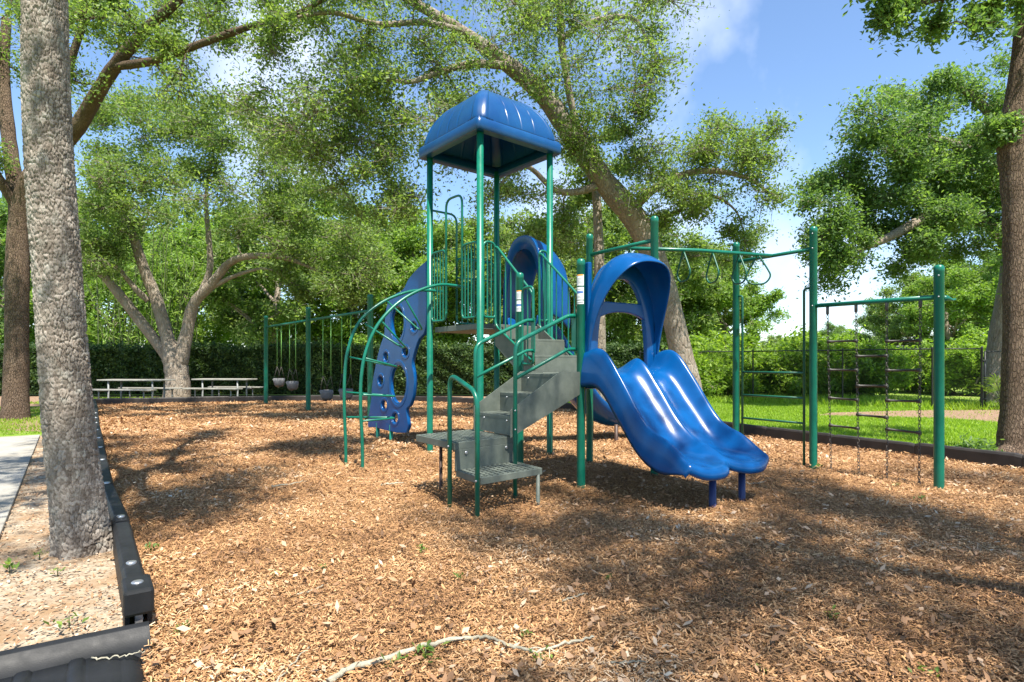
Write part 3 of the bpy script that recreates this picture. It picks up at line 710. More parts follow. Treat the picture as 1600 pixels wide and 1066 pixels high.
# back slide with its hood
def bslide():
    c = TW(S1, S1/2); L0 = lambda b, d, z: c+tv*d+tb*b+v3(0, 0, z)
    bz = [(0, 1.83), (.1, 1.83), (.45, 1.66), (.9, 1.12), (1.35, .62), (1.8, .36), (2.2, .30), (2.55, .29)]
    rows = []
    for p in smooth_path([Vector((x, 0, z)) for x, z in bz], 5):
        row = []
        for k in range(25):
            a = math.pi*k/24; x = -.36*math.cos(a); z = -.26*math.sin(a)**.8
            row.append(L0(x, p.x, p.z+.2+z-.02))
        rows.append(row)
    so = MB().grid(rows, True).build('single_slide', M['blue'], PS, solid=.03, sub=1)
    for b, d in ((.30, 1.86), (-.30, 1.80)): post(L0(b, d, 0), .30, .032, PS, 'brown', 'support_leg', False)
    rows = []
    for j in range(9):
        q = j/8; row = []
        for k in range(33):
            t = k/32; a = math.pi*t
            x = -.43*math.copysign(abs(math.cos(a))**.8, math.cos(a)); z = 2.02+(1.13+.02*math.sin(q*3))*abs(math.sin(a))**.62
            row.append(L0(x*(1+.04*math.sin(q*math.pi)), .02+q*.55, z-.25*q*q))
        rows.append(row)
    ho = MB().grid(rows, True).build('single_slide_hood', M['blue'], PS, solid=.04, sub=1)
    rows = []
    for off, rr in ((.0, 1.06), (.06, 1.06), (.06, .90), (.0, .90), (.0, 1.06)):
        rows.append([L0(-.43*rr*math.copysign(abs(math.cos(math.pi*k/32))**.8, math.cos(math.pi*k/32)), off, 1.90+(1.25*rr)*abs(math.sin(math.pi*k/32))**.62) for k in range(33)])
    MB().grid(rows, True).build('hood_rim', M['blue'], ho)
bslide()

# overhead ring ladder
zr = 2.72
m0 = (D2(S2, 0)+D2(S2, S2))/2+v3(0, 0, zr); m1 = (E1+E2)/2+v3(0, 0, zr)
RL = MB().tube([D2(S2, 0, zr), D2(S2, S2, zr)], .024, 10).build('overhead_ladder', M['green'], PS)
MB().tube([E1+v3(0, 0, zr), E2+v3(0, 0, zr)], .024, 10).build('end_bar', M['green'], RL)
MB().tube([m0, m0+(m1-m0)*.5+v3(0, 0, .02), m1], .024, 10).build('beam', M['green'], RL)
bd = (m1-m0).normalized(); bs = Vector((-bd.y, bd.x, 0))
for k, (q, tw) in enumerate(((.06, .0), (.22, .02), (.40, -.03), (.59, .05), (.77, -.02), (.90, -.85))):
    c = m0+(m1-m0)*q+v3(0, 0, .005); a = bs*math.cos(tw)+bd*math.sin(tw)
    pts = [c, c+a*.115+v3(0, 0, -.20), c+a*.145+v3(0, 0, -.29), c+a*.09+v3(0, 0, -.37), c+v3(0, 0, -.385), c-a*.09+v3(0, 0, -.37), c-a*.145+v3(0, 0, -.29), c-a*.115+v3(0, 0, -.20), c]
    MB().tube(smooth_path(pts, 4)[:-1], .0115, 7, closed=True).build('hanging_ring', M['darkgreen'], RL)
# end rung ladder
ed = (E1-E2).normalized(); p0, p1 = E2+ed*.10, E1-ed*.12
RG = MB().tube(rounded([E2+ed*.03+v3(0, 0, 2.24), p0+v3(0, 0, 2.24), p0+v3(0, 0, -.1)], .07), .0155, 8).build('rung_ladder', M['darkgreen'], PS)
MB().tube(rounded([E1-ed*.03+v3(0, 0, 2.24), p1+v3(0, 0, 2.24), p1+v3(0, 0, -.1)], .07), .0155, 8).build('side_rail', M['darkgreen'], RG)
for z in (1.19, .875, .56): MB().tube([p0+v3(0, 0, z), p1+v3(0, 0, z)], .014, 8).build('rung', M['darkgreen'], RG)
# chain ladder
CL = MB().tube([E1+v3(0, 0, 2.015), Q+v3(0, 0, 1.985)], .0255, 10).build('chain_ladder_bar', M['green'], PS)
cd = (Q-E1).normalized(); sd = Vector((-cd.y, cd.x, 0))
def chain(top, bot, parent, m, pitch=.038, lr_=.0235, wr=.0038, name='chain'):
    mb = MB(); n = max(2, int((top-bot).length/pitch)); ax = (bot-top).normalized()
    s0 = cd; s1 = sd
    for i in range(n):
        c = top+(bot-top)*((i+.5)/n); a = s0 if i % 2 else s1
        pts = [c+ax*(lr_*math.cos(t))+a*(lr_*.55*math.sin(t)) for t in [2*math.pi*k/8 for k in range(8)]]
        mb.tube(pts, wr, 4, closed=True)
    return mb.build(name, M[m], parent)
CP = []
for (tx, bx) in ((1293, 1298.5), (1337.5, 1341.8), (1385.5, 1386), (1438, 1436)):
    t_ = ex(tx, E1, cd)+v3(0, 0, 1.955); b_ = ex(bx, E1, cd)+v3(0, 0, .02); CP.append((t_, b_))
    MB().lathe([(.012, -.06), (.018, -.05), (.018, .03), (.01, .04)], t_, 8).build('chain_hanger', M['chain'], CL)
    chain(t_-v3(0, 0, .03), b_, CL, 'chain')
cp = lambda i, z: CP[i][0]+(CP[i][1]-CP[i][0])*((1.955-z)/1.935)
for i, zs_ in ((0, (1.57, 1.23, .895, .566)), (1, (1.39, 1.05, .72)), (2, (1.55, 1.23, .90, .585))):
    for k, z in enumerate(zs_):
        a, b = cp(i, z), cp(i+1, z+R.uniform(-.01, .01)); dl = (b-a).normalized()
        MB().tube([a-dl*.012, a+dl*.03, a+dl*.032, b-dl*.032, b-dl*.03, b+dl*.012], [.019, .019, .0125, .0125, .019, .019], 8).build('chain_rung', M['rungbrown'], CL)
MB().tube([Q+v3(.03, 0, 1.965), Q+v3(.085, .01, 1.975), Q+v3(.15, .02, 1.955), Q+v3(.19, .03, 1.965)], [.035, .03, .014, .012], 8).build('end_bracket', M['green'], PS)
for pz in ((Q, 1.985), (E1, 2.015), (E1, 2.72), (E1, 2.9), (Q, 2.2)): bolt(pz[0]+v3(-.03, -.036, pz[1]), (-.6, -.8, 0), PS, .009)

# ------------------------------------------------------------------ swing set and swings
SA, SB, SC = v3(-7.97, 18.97), v3(-5.59, 16.07), v3(-3.18, 13.14)
SS = thing('swing_frame', 'green three post swing frame standing behind the arc climber', 'swing set', SB)
for p in (SA, SB, SC): post(p, 2.80, .066, SS)
for p, q in ((SA, SB), (SB, SC)): MB().tube([p+v3(0, 0, 2.50), q+v3(0, 0, 2.50)], .032, 10).build('top_bar', M['green'], SS)
sdir = (SC-SA).normalized(); cd, sd = sdir, Vector((-sdir.y, sdir.x, 0))
names = ['grey bucket swing hanging nearest the far left swing post', 'grey bucket swing hanging just left of the middle swing post', 'grey bucket swing hanging just right of the middle swing post', 'grey bucket swing hanging behind the arc climber rails']
for (px0, px1, ysz), lab in zip(((433, 439.5, 601), (452.5, 462, 606), (504.5, 517, 621), (534, 548, 620)), names):
    a, b = ex(px0, SA, sdir), ex(px1, SA, sdir); c = (a+b)/2; zb_ = CH-(ysz-HY)*c.y/FPX
    g = (b-a).normalized(); hw = max((b-a).length/2, .14); a, b = c-g*hw, c+g*hw
    t = thing('bucket_swing', lab, 'swing', c+v3(0, 0, zb_), 'bucket swings')
    rows = []
    nrm = Vector((-g.y, g.x, 0))
    for z, k in ((.24, 1.0), (.16, 1.0), (.06, .9), (0.0, .62)):
        rows.append([c+g*(.165*k*math.cos(2*math.pi*i/20))+nrm*(.14*k*math.sin(2*math.pi*i/20))+v3(0, 0, zb_+z-.05) for i in range(20)])
    so = MB().grid(rows, True, closed=True).build('seat', M['greyrubber'], t, solid=.02)
    MB().tube([c-nrm*.16+v3(0, 0, zb_+.18), c-nrm*.06+v3(0, 0, zb_-.02), c+v3(0, 0, zb_-.07)], [.045, .05, .05], 8).build('crotch_strap', M['greyrubber'], so)
    for p, s in ((a, -1), (b, 1)):
        MB().tube([p+v3(0, 0, 2.48), p+v3(0, 0, zb_+.55)], .011, 6).build('chain_sleeve', M['limechain'], t)
        yk = MB().tube([p+v3(0, 0, zb_+.56), c+g*(s*.17)+nrm*.10+v3(0, 0, zb_+.18)], .006, 5)
        yk.tube([p+v3(0, 0, zb_+.56), c+g*(s*.17)-nrm*.10+v3(0, 0, zb_+.18)], .006, 5); yk.build('chain', M['chain'], t)

# ------------------------------------------------------------------ picnic tables
def picnic(x0, x1, Y, label):
    c = v3((x0+x1)/2, Y, 0); t = thing('picnic_table', label, 'picnic table', c, 'picnic tables under the old oak'); ln = x1-x0
    ax = (Vector((1, -.12, 0)).normalized(),); A = ax[0]; Bv = Vector((-A.y, A.x, 0))
    for k in range(3): MB().box(c+Bv*((k-1)*.24)+v3(0, 0, .75), (ln, .225, .045), (A, Bv, (0, 0, 1))).build('table_plank', M['weathered'], t, bevel=.005)
    for s in (-1, 1): MB().box(c+Bv*(s*.70)+v3(0, 0, .44), (ln, .26, .045), (A, Bv, (0, 0, 1))).build('bench_plank', M['weathered'], t, bevel=.005)
    for s in (-1, 1):
        e = c+A*(s*(ln/2-.38))
        for q in (-1, 1):
            mb = MB(); mb.tube(rounded([e+Bv*(q*.28)+v3(0, 0, .72), e+Bv*(q*.28)+v3(0, 0, .03), e+Bv*(q*.78)+v3(0, 0, .03)], .05), .03, 8)
            mb.tube([e+Bv*(q*.28)+v3(0, 0, .40), e+Bv*(q*.72)+v3(0, 0, .40)], .028, 8); mb.tube([e+Bv*(q*.68)+v3(0, 0, .42), e+Bv*(q*.68)+v3(0, 0, .0)], .026, 8)
            mb.build('leg_frame', M['leg'], t)
picnic(-14.15, -11.75, 20.2, 'weathered grey picnic table beside the foreground trunk, left of the oak')
picnic(-11.45, -9.35, 21.2, 'weathered grey picnic table right of the forked oak trunk')

# ------------------------------------------------------------------ chain link fence
def fence():
    base = [(1000, 621.5), (1080, 624), (1176.5, 628), (1316.5, 633), (1456.6, 639), (1534, 640)]
    pts = [G(x, y) for x, y in base]; H = 1.74
    t = thing('chain_link_fence', 'black chain link fence along the far side of the lawn', 'fence', pts[3])
    for i, p in enumerate(pts): post(p, H, .032 if i == len(pts)-1 else .024, t, 'fence', 'fence_post')
    for p, q in zip(pts[:-1], pts[1:]):
        MB().tube([p+v3(0, 0, H), q+v3(0, 0, H)], .019, 6).build('top_rail', M['fence'], t)
        d = q-p; ln = d.length; d.normalize(); w_ = .0022; V = []; F = []; n = int(ln/.075)+int(H/.075)
        up = v3(0, 0, 1)
        for s in (1, -1):
            for k in range(n):
                x0 = k*.075-(H if s > 0 else 0); a0_, a1_ = (x0, x0+H) if s > 0 else (x0+0.0, x0-H)
                z0, z1 = .03, H
                def clip(xa, za, xb, zb2):
                    if xa > xb: xa, za, xb, zb2 = xb, zb2, xa, za
                    if xb <= 0 or xa >= ln: return None
                    if xa < 0: za = za+(zb2-za)*(0-xa)/(xb-xa); xa = 0
                    if xb > ln: zb2 = za+(zb2-za)*(ln-xa)/(xb-xa); xb = ln
                    return xa, za, xb, zb2
                c = clip(a0_, z0, a1_, z1)
                if not c: continue
                A = p+d*c[0]+up*c[1]; B = p+d*c[2]+up*c[3]; e = (B-A).normalized(); o1 = e.cross(Vector((d.y, -d.x, 0))).normalized()*w_; o2 = Vector((d.y, -d.x, 0))*w_
                b = len(V); V += [A+o1, A-o1*.5+o2, A-o1*.5-o2, B+o1, B-o1*.5+o2, B-o1*.5-o2]
                F += [(b, b+1, b+4, b+3), (b+1, b+2, b+5, b+4), (b+2, b, b+3, b+5)]
        m_ = link('wire_mesh', np_mesh('wire_mesh', [tuple(x) for x in V], F), M['fence'], t)
    a = pts[-1]; b = a+v3(1.25, .25); gt = thing('fence_gate', 'narrow black chain link gate beside the palm fronds', 'gate', a)
    for p in (a+v3(.11, .02), b): MB().tube([p, p+v3(0, 0, H-.08)], .022, 8).build('gate_post', M['fence'], gt)
    for z in (.08, H-.08): MB().tube([a+v3(.11, .02, z), b+v3(0, 0, z)], .018, 6).build('gate_rail', M['fence'], gt)
    for z in (.3, 1.4): MB().tube([a+v3(.0, -.03, z), a+v3(.12, -.02, z)], .02, 6).build('hinge', M['fence'], gt)
fence()

# ------------------------------------------------------------------ trees
def leaf_faces(g, Pn, size, flat=.5, aspect=.46):
    n = len(Pn); L_n = size*(.5+1.0*g.random(n)**1.4)
    nr = g.normal(0, 1, (n, 3)); nr[:, 2] += flat*2; nr /= np.linalg.norm(nr, axis=1)[:, None]
    d = g.normal(0, 1, (n, 3)); d -= nr*(d*nr).sum(1)[:, None]; d /= np.linalg.norm(d, axis=1)[:, None]
    s = np.cross(nr, d); W = L_n*aspect
    a = Pn-d*(L_n/2)[:, None]; c = Pn+d*(L_n/2)[:, None]; m = Pn-d*(L_n*.05)[:, None]+nr*(L_n*.07)[:, None]
    v = np.stack([a, m+s*(W/2)[:, None], c, m-s*(W/2)[:, None]], 1)
    return v.reshape(-1, 3)
def twig_mesh(Sp, Ep, g, r0=.009, r1=.003):
    n = len(Sp); Mp = (Sp+Ep)/2+g.normal(0, .06, (n, 3))*np.linalg.norm(Ep-Sp, axis=1)[:, None]
    d = Ep-Sp; d /= np.linalg.norm(d, axis=1)[:, None]+1e-9
    u = np.cross(d, [0.3, 0.2, 1.0]); u /= np.linalg.norm(u, axis=1)[:, None]+1e-9; w_ = np.cross(d, u)
    rings = []
    for p, r in ((Sp, r0), (Mp, (r0+r1)/2), (Ep, r1)):
        for k in range(3):
            a = 2*math.pi*k/3; rings.append(p+(u*math.cos(a)+w_*math.sin(a))*r)
    V = np.stack(rings, 1).reshape(-1, 3); b = np.arange(n)[:, None]*9
    fs = []
    for i in range(2):
        for k in range(3): fs.append(b+np.array([[i*3+k, i*3+(k+1) % 3, i*3+3+(k+1) % 3, i*3+3+k]]))
    return V, np.concatenate(fs, 0), Mp
def tree(name, label, cat, limbs, clumps, nl, lsize, leafm, barkm, seed, group=None, twigs=22, flat=.4, zsq=.6, n_side=10, trunk_extra=None, twr=.009, moss=0, tight=.13, link_it=True, base=None, droop=.0, root=None, tip_skip=0):
    """limbs: list of [(point, radius), ...]; clumps: list of (centre, radius)"""
    g = np.random.default_rng(seed); rr = random.Random(seed)
    base = base or limbs[0][0][0]
    clumps = list(clumps)
    if clumps:
        mr_ = sum(r for c, r in clumps)/len(clumps)
        for lb_ in limbs[tip_skip:]:
            e_ = Vector(lb_[-1][0]); p_ = Vector(lb_[-2][0])
            if lb_[-1][1] < .09:
                clumps += [(e_, mr_*.8), (e_+(e_-p_)*.35+Vector((0, 0, -.1)), mr_*.6), ((e_+p_)/2+Vector((0, 0, mr_*.3)), mr_*.75)]
    t = root or thing(name, label, cat, (base[0], base[1], 0), group)
    mb = MB(); sk = []; skr = []
    for lb_ in limbs:
        pts = [Vector(p) for p, r in lb_]; rs = [r for p, r in lb_]; K = 5
        sp = smooth_path(pts, K); sr_ = []
        for i in range(len(rs)-1):
            for j in range(K): sr_.append((rs[i]+(rs[i+1]-rs[i])*j/K)*(1+rr.uniform(-.05, .05)))
        sr_.append(min(rs[-1], .02) if rs[-1] < .09 else rs[-1]); mb.tube(sp, sr_, n_side)
        for p, r in zip(sp, sr_): sk.append(p); skr.append(r)
    SK = np.array([tuple(p) for p in sk]); SR = np.array(skr); SOK = SR < max(.6*SR.max(), .12)
    todo = list(range(len(clumps))); C = np.array([tuple(c) for c, r in clumps]) if clumps else np.zeros((0, 3))
    S_, E_, LP_ = [], [], []
    best = np.full(len(C), 1e9); bi = np.zeros(len(C), int)
    def upd(i0):
        nonlocal best, bi
        for s in range(i0, len(SK)):
            if not SOK[s]: continue
            d = np.linalg.norm(C-SK[s], axis=1)+.35*np.maximum(0, SK[s][2]-C[:, 2])
            k = d < best; best[k] = d[k]; bi[k] = s
    upd(0); done = np.zeros(len(C), bool)
    for _ in range(len(C)):
        i = int(np.argmin(np.where(done, 1e9, best))); done[i] = True
        a = Vector(SK[bi[i]]); c = Vector(C[i]); ln = (c-a).length; r = clumps[i][1]
        nrm = Vector((rr.gauss(0, 1), rr.gauss(0, 1), rr.gauss(0, .6)))
        mids = [a+(c-a)*q+Vector((rr.gauss(0, .07), rr.gauss(0, .07), rr.gauss(0, .05)+droop*math.sin(q*3.1)))*ln for q in (.33, .66)]
        r0 = min(SR[bi[i]]*.75, .012+.014*ln+.006*r); pp = smooth_path([a]+mids+[c], 3); rs = [r0+(.010-r0)*k/(len(pp)-1) if r0 > .01 else .008 for k in range(len(pp))]
        mb.tube(pp, rs, 5, caps=False)
        i0 = len(SK); SK = np.concatenate([SK, np.array([tuple(p) for p in pp[2:]])]); SR = np.concatenate([SR, rs[2:]]); SOK = np.concatenate([SOK, np.ones(len(pp)-2, bool)]); upd(i0)
        nt_ = max(5, int(twigs*(.6+.8*rr.random())))
        u = g.normal(0, 1, (nt_, 3)); u /= np.linalg.norm(u, axis=1)[:, None]; rad = r*(.35+.65*g.random(nt_)**.6)
        e = np.array(c)+u*rad[:, None]*np.array([1, 1, zsq]); e[:, 2] -= .08*r
        st = np.array([tuple(pp[rr.randrange(len(pp)//2, len(pp))]) for _k in range(nt_)])
        S_.append(st); E_.append(e); LP_.append(np.full(nt_, r))
    if len(C):
        S_ = np.concatenate(S_); E_ = np.concatenate(E_); rr_ = np.concatenate(LP_)
        V, F, Mp = twig_mesh(S_, E_, g, twr, twr*.35)
        n0 = len(mb.v); mb.v += [tuple(p) for p in V.tolist()]; mb.f += [tuple(f) for f in (F+n0).tolist()]; mb.sm += [True]*len(F)
        k = g.integers(0, len(S_), nl); q = (.25+.8*g.random(nl))[:, None]
        a, m_, b = S_[k], Mp[k], E_[k]
        pos = (1-q)**2*a+2*q*(1-q)*m_+q*q*b+g.normal(0, 1, (nl, 3))*(tight*rr_[k]+.03)[:, None]
        # clump-wise tone plus leaf-wise scatter
        tone = g.random(len(S_))*.45; rnd = np.clip(tone[k]+g.random(nl)*.55, 0, 1)
        me = np_mesh('crown', leaf_faces(g, pos, lsize, flat), np.arange(nl*4).reshape(-1, 4), False, rnd)
        link('crown', me, leafm, t)
        if moss:
            k = g.integers(0, len(S_), moss); p = Mp[k]; V = []
            top = p+g.normal(0, .04, (moss, 3)); ln = .15+.35*g.random(moss)**2; w_ = .006+.012*g.random(moss); th = g.random(moss)*3.14
            sx = np.stack([np.cos(th)*w_, np.sin(th)*w_, th*0], 1); dn = np.stack([g.normal(0, .06, moss), g.normal(0, .06, moss), -ln], 1)
            v = np.stack([top-sx, top+sx, top+dn+sx*.3, top+dn-sx*.3], 1)
            me = np_mesh('hanging_moss', v.reshape(-1, 3), np.arange(moss*4).reshape(-1, 4), False, g.random(moss)); tag(link('hanging_moss', me, M['moss'], t), kind='stuff')
    mb.build('limbs' if root else 'trunk', barkm, t)
    return t
def px_clumps(poly, n, Y0, Y1, r0, r1, seed):
    g = np.random.default_rng(seed); xs = [p[0] for p in poly]; ys = [p[1] for p in poly]; out = []
    while len(out) < n:
        x = g.uniform(min(xs), max(xs)); y = g.uniform(min(ys), max(ys))
        if in_poly(np.array([x]), np.array([y]), poly)[0]:
            out.append((P(x, y, g.uniform(Y0, Y1)), g.uniform(r0, r1)))
    return out
def limb(pts): return [(P(x, y, Y), r) for x, y, Y, r in pts]

# leaning oak behind the slide
B4 = [limb([(1088, 656, 14.0, 0.359), (1078, 610, 14, 0.289), (1064, 550, 14, 0.265), (1040, 455, 13.9, 0.265), (1000, 355, 13.8, 0.289), (945, 285, 13.6, 0.257), (893, 212, 13.4, 0.234), (850, 150, 13.2, 0.211), (790, 98, 12.9, 0.172), (715, 45, 12.6, 0.125), (640, 0, 12.3, 0.094), (560, -50, 12, 0.055)]),
      limb([(985, 330, 13.7, 0.125), (1020, 297, 13.5, 0.094), (1060, 275, 13.3, 0.078), (1110, 267, 13.1, 0.070), (1165, 277, 12.9, 0.047), (1200, 300, 12.8, 0.023)]),
      limb([(945, 290, 13.6, 0.140), (925, 240, 13.4, 0.094), (900, 190, 13.2, 0.078), (885, 120, 13, 0.078), (876, 50, 12.8, 0.086), (874, -40, 12.6, 0.070)]),
      limb([(876, 62, 12.8, 0.070), (920, 35, 12.7, 0.055), (985, 27, 12.6, 0.047), (1010, 60, 12.6, 0.035), (1025, 90, 12.6, 0.023), (1012, 150, 12.6, 0.012)]),
      limb([(935, 290, 13.6, 0.101), (900, 300, 13.3, 0.078), (865, 296, 13.0, 0.062), (820, 260, 12.6, 0.047), (770, 300, 12.3, 0.023)]),
      limb([(800, 104, 12.9, 0.094), (740, 100, 12.3, 0.078), (690, 112, 11.8, 0.062), (640, 128, 11.4, 0.047), (590, 120, 11.1, 0.023)]),
      limb([(720, 48, 12.6, 0.078), (660, 35, 12.0, 0.062), (590, 38, 11.5, 0.055), (520, 20, 11.1, 0.039), (450, 30, 10.8, 0.023)]),
      limb([(1000, 355, 13.8, 0.078), (1060, 330, 13.8, 0.055), (1105, 305, 13.8, 0.039), (1150, 330, 13.7, 0.023), (1165, 380, 13.7, 0.012)])]
C4 = px_clumps([(380, -60), (1050, -60), (1060, 60), (1040, 130), (960, 200), (870, 230), (870, 150), (640, 290), (470, 250), (360, 150)], 120, 10.8, 14.2, .55, 1.0, 41) \
   + px_clumps([(560, 120), (650, 120), (660, 330), (560, 380), (480, 240)], 26, 11, 13.5, .35, .7, 42) \
   + px_clumps([(880, 180), (980, 150), (1040, 200), (1225, 175), (1215, 240), (1160, 275), (1140, 340), (1060, 330), (900, 270)], 46, 12.4, 13.8, .4, .75, 43) \
   + px_clumps([(1000, 330), (1100, 300), (1190, 300), (1180, 420), (1080, 440)], 14, 13, 14.6, .25, .5, 44) \
   + px_clumps([(780, 280), (900, 290), (920, 400), (800, 380)], 18, 12.5, 15, .35, .6, 45)
tree('oak_tree', 'large live oak leaning left behind the blue slide hood', 'oak tree', B4, C4, 118000, .080, M['oak'], M['bark'], 4, twigs=32, moss=400, n_side=18, tight=.18, twr=.006)

# picnic oak
B3 = [limb([(276, 628, 22.00, 0.503), (277, 590, 22.00, 0.426), (272, 560, 22.00, 0.403), (262, 530, 22.00, 0.237), (245, 470, 22.00, 0.213), (225, 420, 21.84, 0.189), (208, 370, 21.60, 0.154), (185, 320, 21.35, 0.118), (165, 280, 21.19, 0.071)]),
      limb([(266, 560, 22.00, 0.266), (245, 535, 21.92, 0.201), (210, 490, 21.68, 0.178), (170, 440, 21.35, 0.154), (135, 400, 21.03, 0.118), (95, 370, 20.70, 0.071)]),
      limb([(280, 570, 22.00, 0.296), (292, 520, 22.00, 0.225), (303, 475, 21.92, 0.201), (330, 445, 21.76, 0.178), (360, 410, 21.52, 0.142), (395, 400, 21.19, 0.118), (440, 402, 20.86, 0.089), (490, 420, 20.54, 0.059), (540, 450, 20.38, 0.030)]),
      limb([(315, 455, 21.92, 0.118), (328, 420, 22.00, 0.118), (326, 370, 22.17, 0.101), (322, 310, 22.33, 0.071), (330, 250, 22.33, 0.047)]),
      limb([(232, 470, 22.00, 0.118), (215, 455, 21.76, 0.107), (190, 425, 21.43, 0.077), (165, 390, 21.19, 0.047)]),
      limb([(330, 450, 21.84, 0.095), (370, 430, 21.60, 0.071), (420, 420, 21.43, 0.047), (460, 445, 21.35, 0.024)])]
C3 = px_clumps([(120, 150), (330, 130), (480, 230), (590, 330), (600, 430), (540, 470), (430, 400), (330, 330), (230, 350), (120, 400)], 120, 19.5, 23.5, .65, 1.25, 31) + px_clumps([(110, 330), (200, 300), (190, 420), (110, 430)], 8, 20, 23, .6, 1.0, 32)
tree('oak_tree', 'old forked oak rising behind the two picnic tables', 'oak tree', B3, C3, 95000, .12, M['oak'], M['bark'], 3, twigs=32, zsq=.6, n_side=14, twr=.010, tight=.18)

# left twin trunk tree
B2 = [limb([(24, 660, 13.9, 0.336), (24, 640, 13.9, 0.264), (26, 560, 13.9, 0.240), (27, 440, 13.9, 0.224), (30, 350, 13.9, 0.224), (42, 290, 13.8, 0.200), (75, 245, 13.6, 0.176), (115, 208, 13.3, 0.160), (150, 150, 13, 0.144), (182, 100, 12.6, 0.128), (230, 45, 12.2, 0.104), (285, -5, 11.8, 0.080), (340, -60, 11.5, 0.048)]),
      limb([(28, 340, 13.9, 0.176), (22, 280, 14, 0.160), (12, 200, 14.2, 0.144), (6, 120, 14.4, 0.120), (10, 30, 14.5, 0.096)]),
      limb([(180, 104, 12.6, 0.088), (240, 95, 12.2, 0.080), (310, 70, 11.8, 0.072), (380, 45, 11.4, 0.064), (470, 18, 11, 0.040), (560, -30, 10.6, 0.016)]),
      limb([(30, 330, 13.9, 0.128), (5, 290, 13.6, 0.104), (-30, 230, 13.2, 0.072)]),
      limb([(110, 215, 13.3, 0.080), (105, 130, 13, 0.080), (130, 40, 12.8, 0.072), (170, -20, 12.6, 0.048)])]
C2 = px_clumps([(-120, -60), (560, -80), (500, 40), (380, 90), (280, 150), (180, 130), (0, 150), (-120, 300)], 52, 10.8, 15, .45, .9, 21)
tree('oak_tree', 'brown trunked oak at the far left with a limb arching right', 'oak tree', B2, C2, 58000, .082, M['oak'], M['barkbrown'], 2, n_side=14, twigs=30, tight=.15)

# foreground trunk, with plates of bark in relief
def worley(x, y, nx, seed=0):
    def hsh(i, j, k): 
        q = np.sin(i*127.1+j*311.7+k*74.7+seed)*43758.5453; return q-np.floor(q)
    xi, yi = np.floor(x), np.floor(y); f1 = np.full(x.shape, 9.); f2 = np.full(x.shape, 9.); cid = np.zeros(x.shape)
    for di in (-1, 0, 1):
        for dj in (-1, 0, 1):
            ci, cj = xi+di, yi+dj; cw = np.mod(ci, nx)
            d = np.hypot(ci+.1+.8*hsh(cw, cj, 1)-x, cj+.1+.8*hsh(cw, cj, 2)-y)
            cid = np.where(d < f1, hsh(cw, cj, 5), cid); f2 = np.where(d < f1, f1, np.minimum(f2, d)); f1 = np.minimum(f1, d)
    return f1, f2, cid
def bark_trunk(name, axis, radii, parent, m, nu, dv_, cell, depth, flare=.5):
    ax = smooth_path(axis, 12); n = len(ax); ln = sum((ax[i+1]-ax[i]).length for i in range(n-1))
    A = np.array([tuple(p) for p in ax]); cum = np.concatenate([[0], np.cumsum(np.linalg.norm(np.diff(A, axis=0), axis=1))])
    nv = int(ln/dv_); ts = np.interp(np.linspace(0, ln, nv), cum, np.arange(n)); ts = np.minimum(ts, n-1.001)
    i = ts.astype(int); fr = (ts-i)[:, None]; C = A[i]*(1-fr)+A[i+1]*fr
    rad = np.interp(ts/(n-1)*(len(radii)-1), np.arange(len(radii)), radii)
    th = np.arange(nu)/nu*2*np.pi; H = np.linspace(0, ln, nv)
    TH, HH = np.meshgrid(th, H); rm = float(np.mean(radii)); nx = max(6, round(2*np.pi*rm/cell[0]))
    gn = np.random.default_rng(77)
    def rough(k, fmin, fmax):
        o = np.zeros(TH.shape)
        for _ in range(k):
            f = np.exp(gn.uniform(np.log(fmin), np.log(fmax))); a = gn.uniform(0, 6.28); o += np.sin(HH*f*np.cos(a)+np.round(f*rm*np.sin(a))*TH+gn.uniform(0, 6.28))*(fmin/f)**.35
        return o/np.sqrt(k)
    w1, w2, wob = rough(14, 40, 260), rough(14, 40, 260), rough(10, 6, 60)
    f1, f2, cid = worley(TH/(2*np.pi)*nx+w1*.30+wob*.35, HH/cell[1]+w2*.30, nx, 3.3)
    g1, g2, _c = worley(TH/(2*np.pi)*nx*2+w2*.4, HH/cell[1]*2.4+w1*.4, nx*2, 9.1)
    big = .5*np.sin(TH*3+HH*1.1)+.4*np.sin(TH*2-HH*2.3+1)
    e1 = np.clip((f2-f1)/.30, 0, 1); e1 = e1*e1*(3-2*e1); e2 = np.clip((g2-g1)/.28, 0, 1)
    dsp = depth*(e1-.8)*(.8+.6*np.clip(wob, -1, 1))+depth*.40*e2*e1+depth*.75*(cid-.5)*e1+depth*.22*rough(16, 200, 900)
    RR = rad[:, None]+dsp+big*.006
    fl = np.exp(-HH/.26)*flare*rm*(.6+.35*np.sin(TH*4+.7)+.2*np.sin(TH*7))
    RR = RR+fl
    V = np.stack([C[:, 0][:, None]+RR*np.cos(TH), C[:, 1][:, None]+RR*np.sin(TH), np.repeat(C[:, 2][:, None], nu, 1)], -1).reshape(-1, 3)
    I, J = np.meshgrid(np.arange(nu), np.arange(nv-1)); q = (J*nu+I).ravel(); q2 = (J*nu+(I+1) % nu).ravel()
    F = np.stack([q, q2, q2+nu, q+nu], 1)
    return link(name, np_mesh(name, V, F, True, np.clip(cid[:-1]*.7+.3*(.5+.4*w1[:-1]), 0, 1).ravel()), m, parent)
Y1 = 4.05
ax1 = [P(132, 888, Y1), P(130, 865, Y1), P(121, 780, Y1), P(111, 700, Y1), P(100, 560, Y1), P(90, 420, Y1), P(80, 280, Y1), P(73, 150, Y1), P(70, 0, Y1), P(66, -250, Y1), P(60, -420, Y1)]
T1 = thing('oak_tree', 'thick grey plated trunk in the left foreground beside the border', 'oak tree', (ax1[0].x, ax1[0].y, 0))
